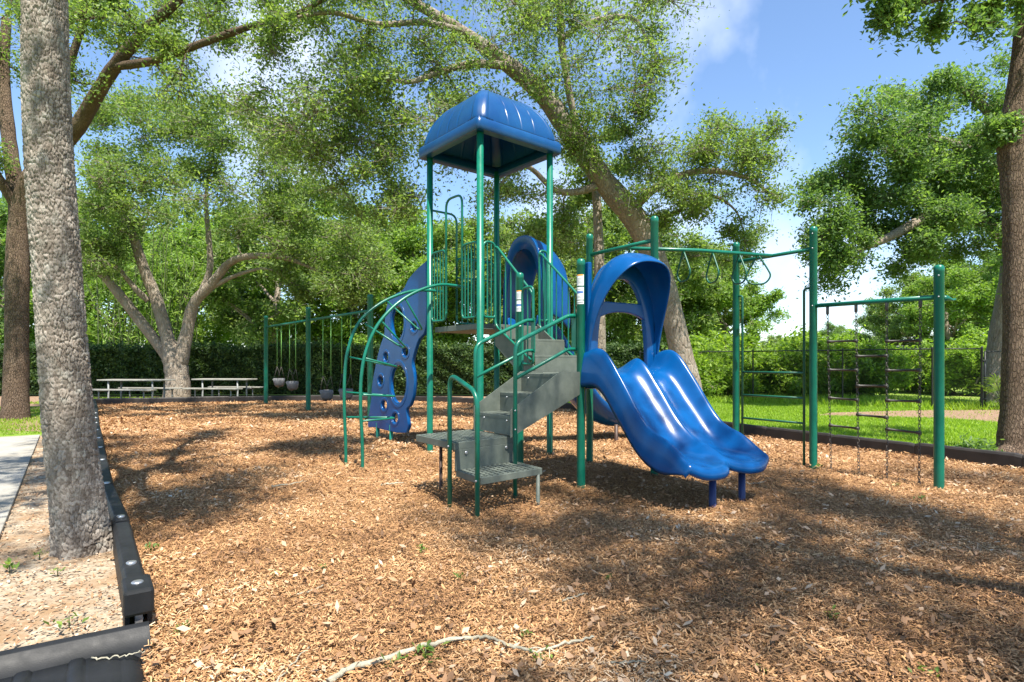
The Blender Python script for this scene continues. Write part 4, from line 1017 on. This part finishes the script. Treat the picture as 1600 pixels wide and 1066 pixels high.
bark_trunk('trunk', ax1, [.152, .150, .147, .145, .142, .138, .134, .130, .126, .12, .11], T1, M['barkgrey'], 360, .007, (.021, .046), .0085, .45)
top = ax1[-1]
limbs1 = [[(top-v3(0, 0, .05), .115), (top+v3(.2, .3, .8), .10), (top+v3(.9, .9, 1.8), .08), (top+v3(2.0, 1.5, 2.6), .05)], [(top-v3(0, 0, .05), .11), (top+v3(-.3, .1, .9), .09), (top+v3(-1.3, .2, 2.0), .06)],
          [(top-v3(0, 0, .05), .11), (top+v3(.3, -.4, .9), .09), (top+v3(1.0, -1.6, 1.8), .06), (top+v3(1.8, -2.4, 2.2), .04)], [(top+v3(.2, .3, .8), .08), (top+v3(-.4, 1.6, 1.9), .06), (top+v3(-.6, 2.8, 2.5), .04)]]

def box_clumps(lo, hi, n, r0, r1, seed, keep=None):
    g = np.random.default_rng(seed); out = []
    while len(out) < n:
        p = Vector([g.uniform(a, b) for a, b in zip(lo, hi)])
        if keep is None or keep(p): out.append((p, g.uniform(r0, r1)))
    return out
out_of_view = lambda p: p.y < 1.0 or (p.z > CH+p.y*.70+.9) or abs(p.x) > p.y*.95+1.2
tree('', '', '', limbs1, box_clumps((-6.2, -.8, 7.2), (-.9, 6.0, 10.6), 40, .6, 1.1, 101, out_of_view), 27000, .11, M['oak'], M['bark'], 1, root=T1, twigs=20)
# leaf sprig growing straight out of the trunk
g_ = np.random.default_rng(5); sp0 = P(131, 523, 3.99); sp1 = P(147, 519, 3.95)
V, F, Mp_ = twig_mesh(np.array([tuple(sp0)]), np.array([tuple(sp1)]), g_, .003, .002)
q_ = np.array([tuple(sp0+(sp1-sp0)*k) for k in (.55, .7, .85, 1, 1, 1)])+g_.normal(0, .012, (6, 3))
link('leaf_sprig', np_mesh('leaf_sprig', leaf_faces(g_, q_, .06, .6, .35), np.arange(24).reshape(-1, 4), False, .6+.4*g_.random(6)), M['weed'], T1)

# tree right beside the camera: only its shade reaches the picture
tree('oak_tree', 'oak standing outside the right edge whose crown shades the foreground mulch', 'oak tree',
     [[(v3(6.6, -1.0, -.1), .36), (v3(6.5, -.9, 2), .28), (v3(6.0, -.6, 4), .22), (v3(4.9, 0, 5.6), .15), (v3(3.8, .2, 7.4), .09), (v3(3.0, .1, 9.6), .05)],
      [(v3(6.1, -.6, 3.8), .18), (v3(6.9, .6, 5.6), .13), (v3(7.4, 2.0, 6.9), .07)], [(v3(5.4, -.3, 5.0), .14), (v3(4.8, 1.4, 6.6), .09), (v3(4.6, 2.6, 7.4), .05)]],
     box_clumps((1.4, -3.6, 8.2), (9.0, 1.6, 12.2), 80, .7, 1.3, 102, out_of_view), 36000, .10, M['oak'], M['bark'], 9, twigs=22)

# right hand trunk and its top branch
B5 = [limb([(1584, 716, 8.55, 0.302), (1583, 700, 8.55, 0.210), (1585, 660, 8.55, 0.181), (1587, 560, 8.55, 0.164), (1588, 430, 8.55, 0.155), (1586, 330, 8.55, 0.155), (1582, 250, 8.55, 0.168), (1580, 215, 8.55, 0.181), (1586, 170, 8.55, 0.143), (1596, 90, 8.5, 0.126), (1604, 0, 8.5, 0.109), (1612, -120, 8.4, 0.084)]),
      limb([(1604, 10, 8.5, 0.076), (1560, -20, 8.2, 0.059), (1500, -10, 8, 0.042), (1440, 5, 7.8, 0.034), (1395, 15, 7.7, 0.017)]),
      limb([(1580, 215, 8.55, 0.143), (1566, 206, 8.5, 0.109), (1560, 203, 8.48, 0.067)]),
      limb([(1583, 704, 8.5, 0.134), (1560, 712, 8.4, 0.084), (1535, 716, 8.3, 0.042), (1515, 719, 8.2, 0.017)])]
C5 = px_clumps([(1345, 0), (1380, 60), (1450, 60), (1480, 40), (1530, 75), (1610, 60), (1700, -80), (1400, -100)], 26, 7.4, 8.8, .25, .42, 51) + px_clumps([(1600, -100), (1800, -100), (1800, 250), (1650, 200)], 10, 7.5, 9.5, .4, .7, 52)
tree('oak_tree', 'reddish brown trunk with a knot at the right edge of the picture', 'oak tree', B5, C5, 24000, .085, M['oakdeep'], M['barkbrown'], 5, n_side=20, twigs=18)

# right background oak over the fence
B6 = [limb([(1566, 640, 17.8, .62), (1562, 610, 17.8, .46), (1568, 540, 17.8, .40), (1580, 460, 17.8, .36), (1590, 380, 17.8, .34), (1596, 250, 17.8, .28), (1600, 120, 17.8, .2)]),
      limb([(1588, 390, 17.8, .28), (1540, 345, 17.5, .22), (1480, 332, 17.2, .2), (1430, 350, 16.9, .16), (1380, 375, 16.6, .11), (1320, 400, 16.3, .05)]),
      limb([(1594, 300, 17.8, .2), (1520, 240, 17.4, .15), (1450, 215, 17, .11), (1380, 215, 16.7, .06)]),
      limb([(1596, 250, 17.8, .2), (1540, 170, 17.5, .13), (1490, 130, 17.2, .06)])]
C6 = px_clumps([(1325, 225), (1340, 165), (1400, 140), (1480, 135), (1545, 90), (1650, 40), (1650, 460), (1560, 400), (1500, 350), (1420, 300), (1380, 240)], 62, 15.8, 19.5, .55, 1.0, 61) \
   + px_clumps([(1245, 310), (1300, 250), (1400, 250), (1500, 330), (1540, 400), (1400, 430), (1330, 400), (1290, 450), (1262, 400)], 46, 15.8, 18, .45, .85, 62) + px_clumps([(1390, 230), (1570, 200), (1570, 330), (1420, 310)], 22, 16, 19, .5, .9, 63)
tree('oak_tree', 'broad dark green oak spreading left above the fence gate', 'oak tree', B6, C6, 118000, .115, M['oakdeep'], M['bark'], 6, twigs=32, n_side=14, zsq=.65, tight=.17, twr=.007)

# ------------------------------------------------------------------ trees beyond the hedge: three kinds, copied
def generic(seed, H, Rr, label, leafm, nl, lsize, barkm, low=.25):
    rr = random.Random(seed); limbs = [[(v3(0, 0, -.1), .05*H**.8), (v3(.1, 0, H*.2), .035*H**.8), (v3(rr.uniform(-.5, .5), .1, H*.45), .026*H**.8), (v3(rr.uniform(-.8, .8), rr.uniform(-.8, .8), H*.8), .012*H**.8)]]
    for k in range(5):
        a = rr.uniform(0, 6.28); z0 = H*rr.uniform(.22, .5)
        limbs.append([(v3(0, 0, z0), .016*H**.8), (v3(math.cos(a)*Rr*.4, math.sin(a)*Rr*.4, z0+H*.14), .011*H**.8), (v3(math.cos(a)*Rr*.8, math.sin(a)*Rr*.8, z0+H*.24), .005*H**.8)])
    cl = []
    while len(cl) < 60:
        x, y, z = rr.uniform(-1, 1), rr.uniform(-1, 1), rr.uniform(-1, 1); d = x*x+y*y+z*z
        if .18 < d < 1: cl.append((v3(x*Rr, y*Rr, H*(low+(1-low)/2*(1+z*.95))), rr.uniform(.16, .30)*Rr))
    return tree('broadleaf_tree', label, 'tree', limbs, cl, nl, lsize, leafm, barkm, seed, group='trees beyond the hedge and fence', twigs=16, n_side=7, twr=.02, tight=.2, base=(0, 0, 0))
def copy_tree(o, loc, rz, s, label):
    c = o.copy(); COL.objects.link(c); c.location = loc; c.rotation_euler = (0, 0, rz); c.scale = (s, s, s); c['label'] = label
    for ch in o.children:
        k = ch.copy(); COL.objects.link(k); k.parent = c
    return c
K = [generic(71, 9, 3.6, 'x', M['oak'], 42000, .19, M['bark'], .16), generic(72, 9, 3.2, 'x', M['fresh'], 42000, .19, M['bark'], .12), generic(73, 9, 3.9, 'x', M['oakdeep'], 42000, .19, M['bark'], .18)]
ords = ['leftmost', 'second', 'third', 'fourth', 'fifth', 'sixth', 'seventh', 'eighth', 'ninth', 'tenth', 'eleventh', 'twelfth', 'thirteenth', 'fourteenth', 'fifteenth', 'sixteenth', 'seventeenth', 'eighteenth', 'nineteenth', 'twentieth']
kinds = ['olive green', 'bright green', 'dark green']
used = [False]*3
spots = [(-60, 38, 1.5, 1), (20, 34, 1.25, 2), (105, 42, 1.6, 1), (170, 33, 1.0, 1), (235, 46, 1.7, 0), (300, 35, 1.1, 1), (370, 44, 1.45, 1), (430, 32, 1.15, 0), (495, 36, 1.3, 1), (555, 34, 1.2, 1), (610, 38, 1.3, 0), (665, 34, 1.15, 1), (725, 38, 1.2, 0), (790, 34, 1.15, 0), (850, 39, 1.25, 1), (905, 32, 1.1, 0), (965, 36, 1.2, 1), (1030, 32, 1.05, 0), (1085, 36, 1.0, 0), (1140, 34, .85, 1)]
for i, (px, Y, s, k) in enumerate(spots):
    loc = ((px-CX)/FPX*Y, Y, 0); lab = f'{kinds[k]} background tree behind the hedge, {ords[i]}'+(' of the row' if i == 0 else ' from the left')
    if not used[k]: K[k].location = loc; K[k].rotation_euler = (0, 0, i*1.3); K[k].scale = (s,)*3; K[k]['label'] = lab; used[k] = True
    else: copy_tree(K[k], loc, i*1.3, s, lab)
rs_ = [(1385, 52, .75, 2), (1440, 44, .95, 0), (1490, 40, .95, 1), (1545, 46, 1.2, 2), (1610, 38, 1.2, 1), (1680, 42, 1.4, 0), (1300, 60, .62, 2), (1215, 60, .5, 0)]
for (px, Y, s, k), wd_ in zip(rs_, ('behind the rope ladder of chains', 'left of the tall green end post', 'right of the tall green end post', 'behind the fence gate', 'behind the right edge trunk', 'past the right edge of the picture', 'low on the horizon right of the rung ladder', 'low on the horizon behind the hanging rings')):
    copy_tree(K[k], ((px-CX)/FPX*Y, Y, 0), px*.7, s, f'{kinds[k]} background tree beyond the fence, {wd_}')

# slim trunk behind the leaning oak
tree('slim_tree', 'slim pale trunk standing behind the leaning oak', 'tree', [limb([(938, 640, 17, .2), (937, 520, 17, .17), (936, 400, 17, .15), (932, 310, 17, .13), (925, 230, 17, .09)])], px_clumps([(860, 200), (990, 200), (990, 330), (860, 320)], 9, 16, 18.5, .4, .7, 91), 7000, .13, M['oak'], M['bark'], 19, twigs=14)

# bamboo clump behind the picnic oak
def bamboo():
    c = v3((235-CX)/FPX*30, 30); t = thing('bamboo_clump', 'clump of tall thin bamboo canes behind the hedge near the forked oak', 'bamboo', c)
    rr = random.Random(4); pos = []
    for k in range(46):
        b = c+v3(rr.gauss(0, 1.5), rr.gauss(0, .7)); ln = rr.uniform(6, 9); lean = v3(rr.gauss(0, .9), rr.gauss(0, .5))
        pts = [b+lean*(q*q)+v3(0, 0, ln*q) for q in (0, .35, .7, 1)]
        MB().tube(smooth_path(pts, 3), [.035]*5+[.028]*2+[.02]*3, 5).build('cane', M['stem'], t)
        for q in np.linspace(.25, 1, 16):
            p = b+lean*(q*q)+v3(0, 0, ln*q)
            for _ in range(7): pos.append(tuple(p+v3(rr.gauss(0, .35), rr.gauss(0, .35), rr.gauss(0, .25))))
    g = np.random.default_rng(4); pos = np.array(pos)
    link('leaves', np_mesh('leaves', leaf_faces(g, pos, .30, .1, .22), np.arange(len(pos)*4).reshape(-1, 4), False, g.random(len(pos))), M['fresh'], t)
bamboo()

# ------------------------------------------------------------------ hedge
def hedge():
    x0, x1, Y0, Y1, H = -24.5, 6.2, 23.4, 24.6, 1.95
    t = thing('clipped_hedge', 'long clipped dark green hedge along the back of the playground', 'hedge', ((x0+x1)/2, 24, 0))
    g = np.random.default_rng(14); n = 95000
    top = lambda x: H+.06*np.sin(x*1.3)+.05*np.sin(x*3.1+1)+.04*np.sin(x*7.7)
    x = g.uniform(x0, x1, n); z = .12+(top(x)-.12)*g.random(n)**.85
    bulge = .10*np.sin(x*2.1+z*2)+.08*np.sin(x*4.7+2)+.05*np.sin(z*9+x*6)
    y = Y0+bulge+np.abs(g.normal(0, .11, n))
    m = 30000; xt = g.uniform(x0, x1, m); yt = g.uniform(Y0, Y1, m); zt = top(xt)+g.normal(0, .06, m)+.12*np.abs(g.normal(0, 1, m))*(g.random(m) < .25)
    pos = np.concatenate([np.stack([x, y, z], 1), np.stack([xt, yt, zt], 1)])
    cl = .5+.5*np.sin(pos[:, 0]*5+pos[:, 2]*4)*np.sin(pos[:, 0]*2.3-pos[:, 2]*6); rnd = np.clip(g.random(len(pos))**1.6*.8+cl*.2, 0, 1)
    link('foliage', np_mesh('foliage', leaf_faces(g, pos, .12, .2), np.arange(len(pos)*4).reshape(-1, 4), False, rnd), M['hedge'], t)
    MB().box(((x0+x1)/2, (Y0+Y1)/2+.1, .95), (x1-x0, .75, 1.75)).build('inner_stems', M['hedgecore'], t)
hedge()

# ------------------------------------------------------------------ bright shrubs beyond the fence
def shrub(seed, label):
    rr = random.Random(seed); cl = []
    for k in range(34):
        a = rr.uniform(0, 6.28); r = rr.random()**.6*1.2; cl.append((v3(math.cos(a)*r, math.sin(a)*r, rr.uniform(.25, 1.9)*(1-.25*r)), rr.uniform(.28, .48)))
    limbs = [[(v3(rr.uniform(-.3, .3), rr.uniform(-.3, .3), -.05), .05), (v3(rr.uniform(-.5, .5), rr.uniform(-.5, .5), .6), .035), (v3(rr.uniform(-.8, .8), rr.uniform(-.8, .8), 1.3), .015)] for k in range(5)]
    return tree('shrub', label, 'shrub', limbs, cl, 15000, .13, M['lime'], M['bark'], seed, group='bright shrubs beyond the fence', twigs=14, n_side=6, zsq=.8, tight=.22, base=(0, 0, 0))
SH = [shrub(81, 'x'), shrub(82, 'x')]; us = [False, False]
for i, (px, Y, s) in enumerate(((1075, 21.4, 1.05), (1110, 22.6, 1.15), (1150, 21.9, 1.0), (1195, 23.2, 1.15), (1235, 22.2, 1.1), (1275, 23.6, 1.35), (1315, 22.6, 1.25), (1355, 22.2, 1.0), (1130, 25.5, 1.5), (1290, 26.5, 1.55), (1425, 27, 1.2), (1480, 25, 1.3), (1520, 24, 1.15), (1560, 24.5, 1.4), (1610, 25, 1.5))):
    loc = ((px-CX)/FPX*Y, Y, 0); k = i % 2
    lab = 'lime green shrub beyond the fence, '+['beside the leaning oak trunk', 'just right of the leaning oak trunk', 'behind the far post of the ring ladder', 'behind the rung ladder, near its left rail', 'behind the middle of the rung ladder', 'behind the near post of the ring ladder', 'behind the leftmost hanging chains', 'behind the middle hanging chains', 'tall one in the second row near the oak', 'tall one in the second row behind the chains', 'in the second row left of the end post', 'just right of the end post', 'left of the gate', 'behind the gate', 'past the gate at the right edge'][i]
    if not us[k]: SH[k].location = loc; SH[k].scale = (s,)*3; SH[k].rotation_euler = (0, 0, i); SH[k]['label'] = lab; us[k] = True
    else: copy_tree(SH[k], loc, i*1.7, s, lab)

# palmetto by the gate
def palmetto():
    c = G(1568, 640); t = thing('palmetto', 'green fan palm fronds growing beside the right edge trunk', 'palm', c); rr = random.Random(2)
    for k in range(13):
        a = rr.uniform(2.2, 5.2) if k < 9 else rr.uniform(0, 6.28); ln = rr.uniform(.5, .95); el = rr.uniform(.35, 1.3)
        tip = c+v3(math.cos(a)*math.cos(el)*ln, math.sin(a)*math.cos(el)*ln, math.sin(el)*ln+.05)
        d = (tip-c).normalized(); MB().tube([c, c+(tip-c)*.5+v3(0, 0, .05), tip], [.014, .011, .008], 5).build('stalk', M['stem'], t)
        sd_ = d.cross(v3(0, 0, 1)).normalized(); up = sd_.cross(d); mb = MB(); fs = []
        V = []; F = []
        for j in range(15):
            q = (j/14-.5)*3.6; e = (d*math.cos(q)+sd_*math.sin(q)).normalized(); L_2 = rr.uniform(.38, .52)*(1-.2*abs(q)/1.8); e2 = e-v3(0, 0, .25); w_ = e.cross(up).normalized()*.017
            b = len(V); V += [tip, tip+e*L_2*.5+w_, tip+e2*L_2, tip+e*L_2*.5-w_]; F.append((b, b+1, b+2, b+3))
        link('frond', np_mesh('frond', [tuple(x) for x in V], F, False, [rr.random() for _ in F]), M['palm'], t)
palmetto()

# ------------------------------------------------------------------ grass
def grass(name, poly, N, ymin, ymax, h0, h1, seed, avoid=None, power=1.2, wd=.004):
    g = np.random.default_rng(seed); xs = [p[0] for p in poly]
    Y = g.uniform(ymin, ymax, N*3); X = g.uniform(min(xs), max(xs), N*3); k = in_poly(X, Y, poly)
    if avoid is not None: k &= ~avoid(X, Y)
    k &= (np.sin(X*1.9+1.2*np.sin(Y*1.3))*np.sin(Y*2.2+X*.7)+.5*np.sin(X*5+Y*4)) > g.uniform(-1.9, -.25, len(X))
    X, Y = X[k][:N], Y[k][:N]; n = len(X); h = h0+(h1-h0)*g.random(n)**1.5; th = g.random(n)*6.28; w_ = wd*(1+Y*.10)
    b = np.stack([X, Y, np.zeros(n)], 1); s = np.stack([np.cos(th)*w_, np.sin(th)*w_, np.zeros(n)], 1); ld = g.normal(0, .45, (n, 2))*h[:, None]
    tip = b+np.stack([ld[:, 0], ld[:, 1], h], 1); v = np.stack([b-s, b+s, tip+s*.2, tip-s*.2], 1)
    return tag(link(name, np_mesh(name, v.reshape(-1, 3), np.arange(n*4).reshape(-1, 4), False, g.random(n)), M['grass']), kind='stuff')
DIRT = [(6.5, 8.3), (7.6, 6.5), (10.5, 8.2), (15, 12), (17, 17.0), (12.2, 16.6), (8.5, 15.6), (7.6, 14.7), (10.3, 13.9), (11.1, 12.2), (9.3, 10.4), (8.1, 9.6)]
thin = lambda X, Y: in_poly(X, Y, DIRT) & (np.random.default_rng(1).random(X.shape) < .96)
LAWN = [(1.5, 17.4), (4.6, 10.2), (6.3, 7.1), (9, 4), (16, 8), (17, 18), (8, 21), (2, 22)]
grass('lawn_grass', LAWN, 150000, 5, 21, .025, .07, 21, thin)
grass('rough_grass_by_fence', [(4, 19.5), (8.2, 19.0), (10.4, 17.6), (12.2, 16.3), (14.5, 16.6), (14.5, 20), (9, 26), (4, 26)], 26000, 15, 26, .06, .26, 22, wd=.006)
grass('grass_by_sidewalk', [(-9.2, 10.6), (-8.2, 11.2), (-12.8, 17.8), (-20, 17), (-14, 10.4)], 30000, 10, 18, .02, .06, 23)
grass('sparse_grass_by_tables', [(-13, 18.8), (-8.3, 20.4), (-8, 22), (-16, 22.5), (-16, 19)], 9000, 18, 23, .03, .09, 24)

# ------------------------------------------------------------------ small things on the mulch
def branch(label, pts, r0, r1, forks=()):
    t = thing('fallen_branch', label, 'branch', pts[0], 'fallen twigs on the mulch')
    rr = random.Random(len(label)); sp = smooth_path(pts, 7); n = len(sp)
    sp = [p+v3(rr.gauss(0, .004), rr.gauss(0, .004), rr.gauss(0, .003)) for p in sp]
    MB().tube(sp, [(r0+(r1-r0)*i/(n-1))*(1+.12*rr.gauss(0, 1)) for i in range(n)], 8).build('stick', M['deadwood'], t)
    for i, d, ln in forks:
        a = sp[int(i*(n-1))]; MB().tube(smooth_path([a, a+d*ln*.5+v3(0, 0, .008), a+d*ln], 4), [r1*1.1+(.002-r1*1.1)*k/8 for k in range(9)], 6).build('side_twig', M['deadwood'], t)
    return t
g2 = lambda x, y, z=.055: G(x, y, z)
branch('long pale crooked branch lying at the bottom centre of the mulch', [g2(515, 1064), g2(545, 1045), g2(600, 1030), g2(660, 1010), g2(720, 998), g2(765, 998), g2(810, 1012), g2(842, 1017), g2(885, 1004), g2(930, 995)], .013, .005, ((.72, v3(.5, .1, .0), .12),))
for lab, pts, r in (('short thin twig left of the long branch', [(430, 1066), (455, 1040), (482, 1012)], .005), ('small twig on the mulch left of centre', [(465, 928), (490, 922), (512, 912)], .005), ('thin twig right of the long branch end', [(955, 1034), (980, 1035), (1010, 1033)], .006), ('thin dark twig in the right foreground', [(880, 938), (900, 932), (918, 927)], .006), ('pale stick beside the double slide foot', [(1160, 754), (1178, 756), (1197, 752)], .012), ('stick lying far left near the border', [(425, 760), (450, 757), (478, 752)], .010), ('pale stick behind the bottom step', [(596, 757), (612, 756), (630, 755)], .012)):
    branch(lab, [g2(*p, .05) for p in pts], r, r*.5)
def weed(px, py, s, seed, lab):
    c = G(px, py, .03); t = thing('weed_sprout', lab, 'weed', c, 'weed sprouts in the mulch'); g = np.random.default_rng(seed); V = []; rr = random.Random(seed)
    n = rr.randint(10, 22); lv = []
    for k in range(n):
        a = rr.uniform(0, 6.28); el = rr.uniform(.2, 1.2); d = v3(math.cos(a)*math.cos(el), math.sin(a)*math.cos(el), math.sin(el)); st = c+v3(rr.gauss(0, .02), rr.gauss(0, .02), rr.uniform(0, .03))*s*10*.1
        ln = rr.uniform(.025, .055)*s*.8; sd_ = d.cross(v3(0, 0, 1)).normalized()*(ln*.22); lv += [st, st+d*ln*.5+sd_, st+d*ln-v3(0, 0, .006), st+d*ln*.5-sd_]
    link('leaves', np_mesh('leaves', [tuple(p) for p in lv], np.arange(n*4).reshape(-1, 4), False, g.random(n)), M['weed'], t)
    MB().tube([c-v3(0, 0, .03), c+v3(0, 0, .03*s)], .003, 5).build('stem', M['stem'], t)
for i, (x, y, s, wl) in enumerate(((240, 860, 1.1, 'just right of the black border'), (660, 862, 1.0, 'in a shadow edge at the centre'), (665, 1030, 1.5, 'tallest one, beside the long fallen branch'), (610, 1045, 1.3, 'in front of the long fallen branch'), (1440, 783, 1.2, 'left of the foot of the right end post'), (1280, 733, 1.5, 'bushy one at the foot of the ring ladder post'),
        (845, 1035, 1.0, 'below the right half of the long branch'), (820, 995, .9, 'just behind the bend of the long branch'), (505, 890, .8, 'left of centre in the sunny mulch'), (1185, 1050, .9, 'at the bottom edge right of the branch'), (1300, 965, .9, 'alone in the shaded right foreground'), (1450, 1058, 1.0, 'in the bottom right corner'),
        (280, 990, 1.1, 'right of the black ramp'), (715, 905, .8, 'in the middle of the foreground'), (950, 905, .8, 'right of the middle of the foreground'), (1400, 760, 1.0, 'below the chain ladder'), (430, 900, .8, 'farthest left in the open mulch'))):
    weed(x, y, s, 300+i, 'small green weed sprout '+wl)
for i, (x, y, s, wl) in enumerate(((108, 978, 1.5, 'wide clump nearest the black ramp'), (15, 890, 1.4, 'at the left picture edge'), (62, 870, 1.0, 'tiny one close to the trunk base'), (90, 895, .9, 'just in front of the trunk base'))): weed(x, y, s, 400+i, 'green weed on the sandy strip, '+wl)
branch('dry straw coloured twig lying across the black ramp', [G(142, 1030, .075), G(175, 1028, .08), G(205, 1022, .085), G(226, 1016, .075)], .004, .002)

# ------------------------------------------------------------------ far vehicle and house glimpsed through the leaves
def van():
    c = v3((364-CX)/FPX*31, 31); t = thing('parked_van', 'white van roof showing just above the hedge near the forked oak', 'van', c)
    prof = [(-1.05, .35), (-1.08, 1.1), (-.98, 1.9), (-.85, 2.12), (-.5, 2.2), (.5, 2.2), (.85, 2.12), (.98, 1.9), (1.08, 1.1), (1.05, .35)]
    rows = []
    for x, k in ((-2.3, .9), (-2.1, 1), (1.2, 1), (1.9, .62), (2.5, .55), (2.6, .4)): rows.append([c+v3(y_*.9, x, .35+(z-.35)*k) for y_, z in prof])
    mb = MB().grid(rows, True); mb.f += [tuple(range(10)), tuple(50+i for i in range(10))]; mb.sm += [False]*2; mb.build('body', M['white'], t)
    MB().box(c+v3(0, -2.31, 1.6), (1.3, .02, .5)).build('rear_window', M['glass'], t)
    for sx in (-1, 1):
        MB().box(c+v3(sx*.965, .3, 1.55), (.02, 1.4, .42)).build('side_window', M['glass'], t)
        for sy in (-1.5, 1.6): MB().tube([c+v3(sx*.78, sy, .33), c+v3(sx*.99, sy, .33)], .33, 16).build('wheel', M['rubber'], t)
van()
def house():
    c = v3((1392-CX)/FPX*44, 44); t = thing('far_house', 'pale house with a grey roof glimpsed behind the chain ladder', 'house', c)
    MB().box(c+v3(0, 0, .75), (9, 6, 1.7)).build('wall', M['white'], t)
    mb = MB(); a = [c+v3(-5, -3.5, 1.6), c+v3(5, -3.5, 1.6), c+v3(5, 3.5, 1.6), c+v3(-5, 3.5, 1.6), c+v3(-3, 0, 2.7), c+v3(3, 0, 2.7)]
    mb.add(a, [(0, 1, 5, 4), (1, 2, 5), (2, 3, 4, 5), (3, 0, 4), (3, 2, 1, 0)]).build('roof', M['roofgrey'], t)
    for x in (-2.5, 0, 2.5): MB().box(c+v3(x, -3.02, .9), (1.0, .05, .8)).build('window', M['glass'], t)
house()
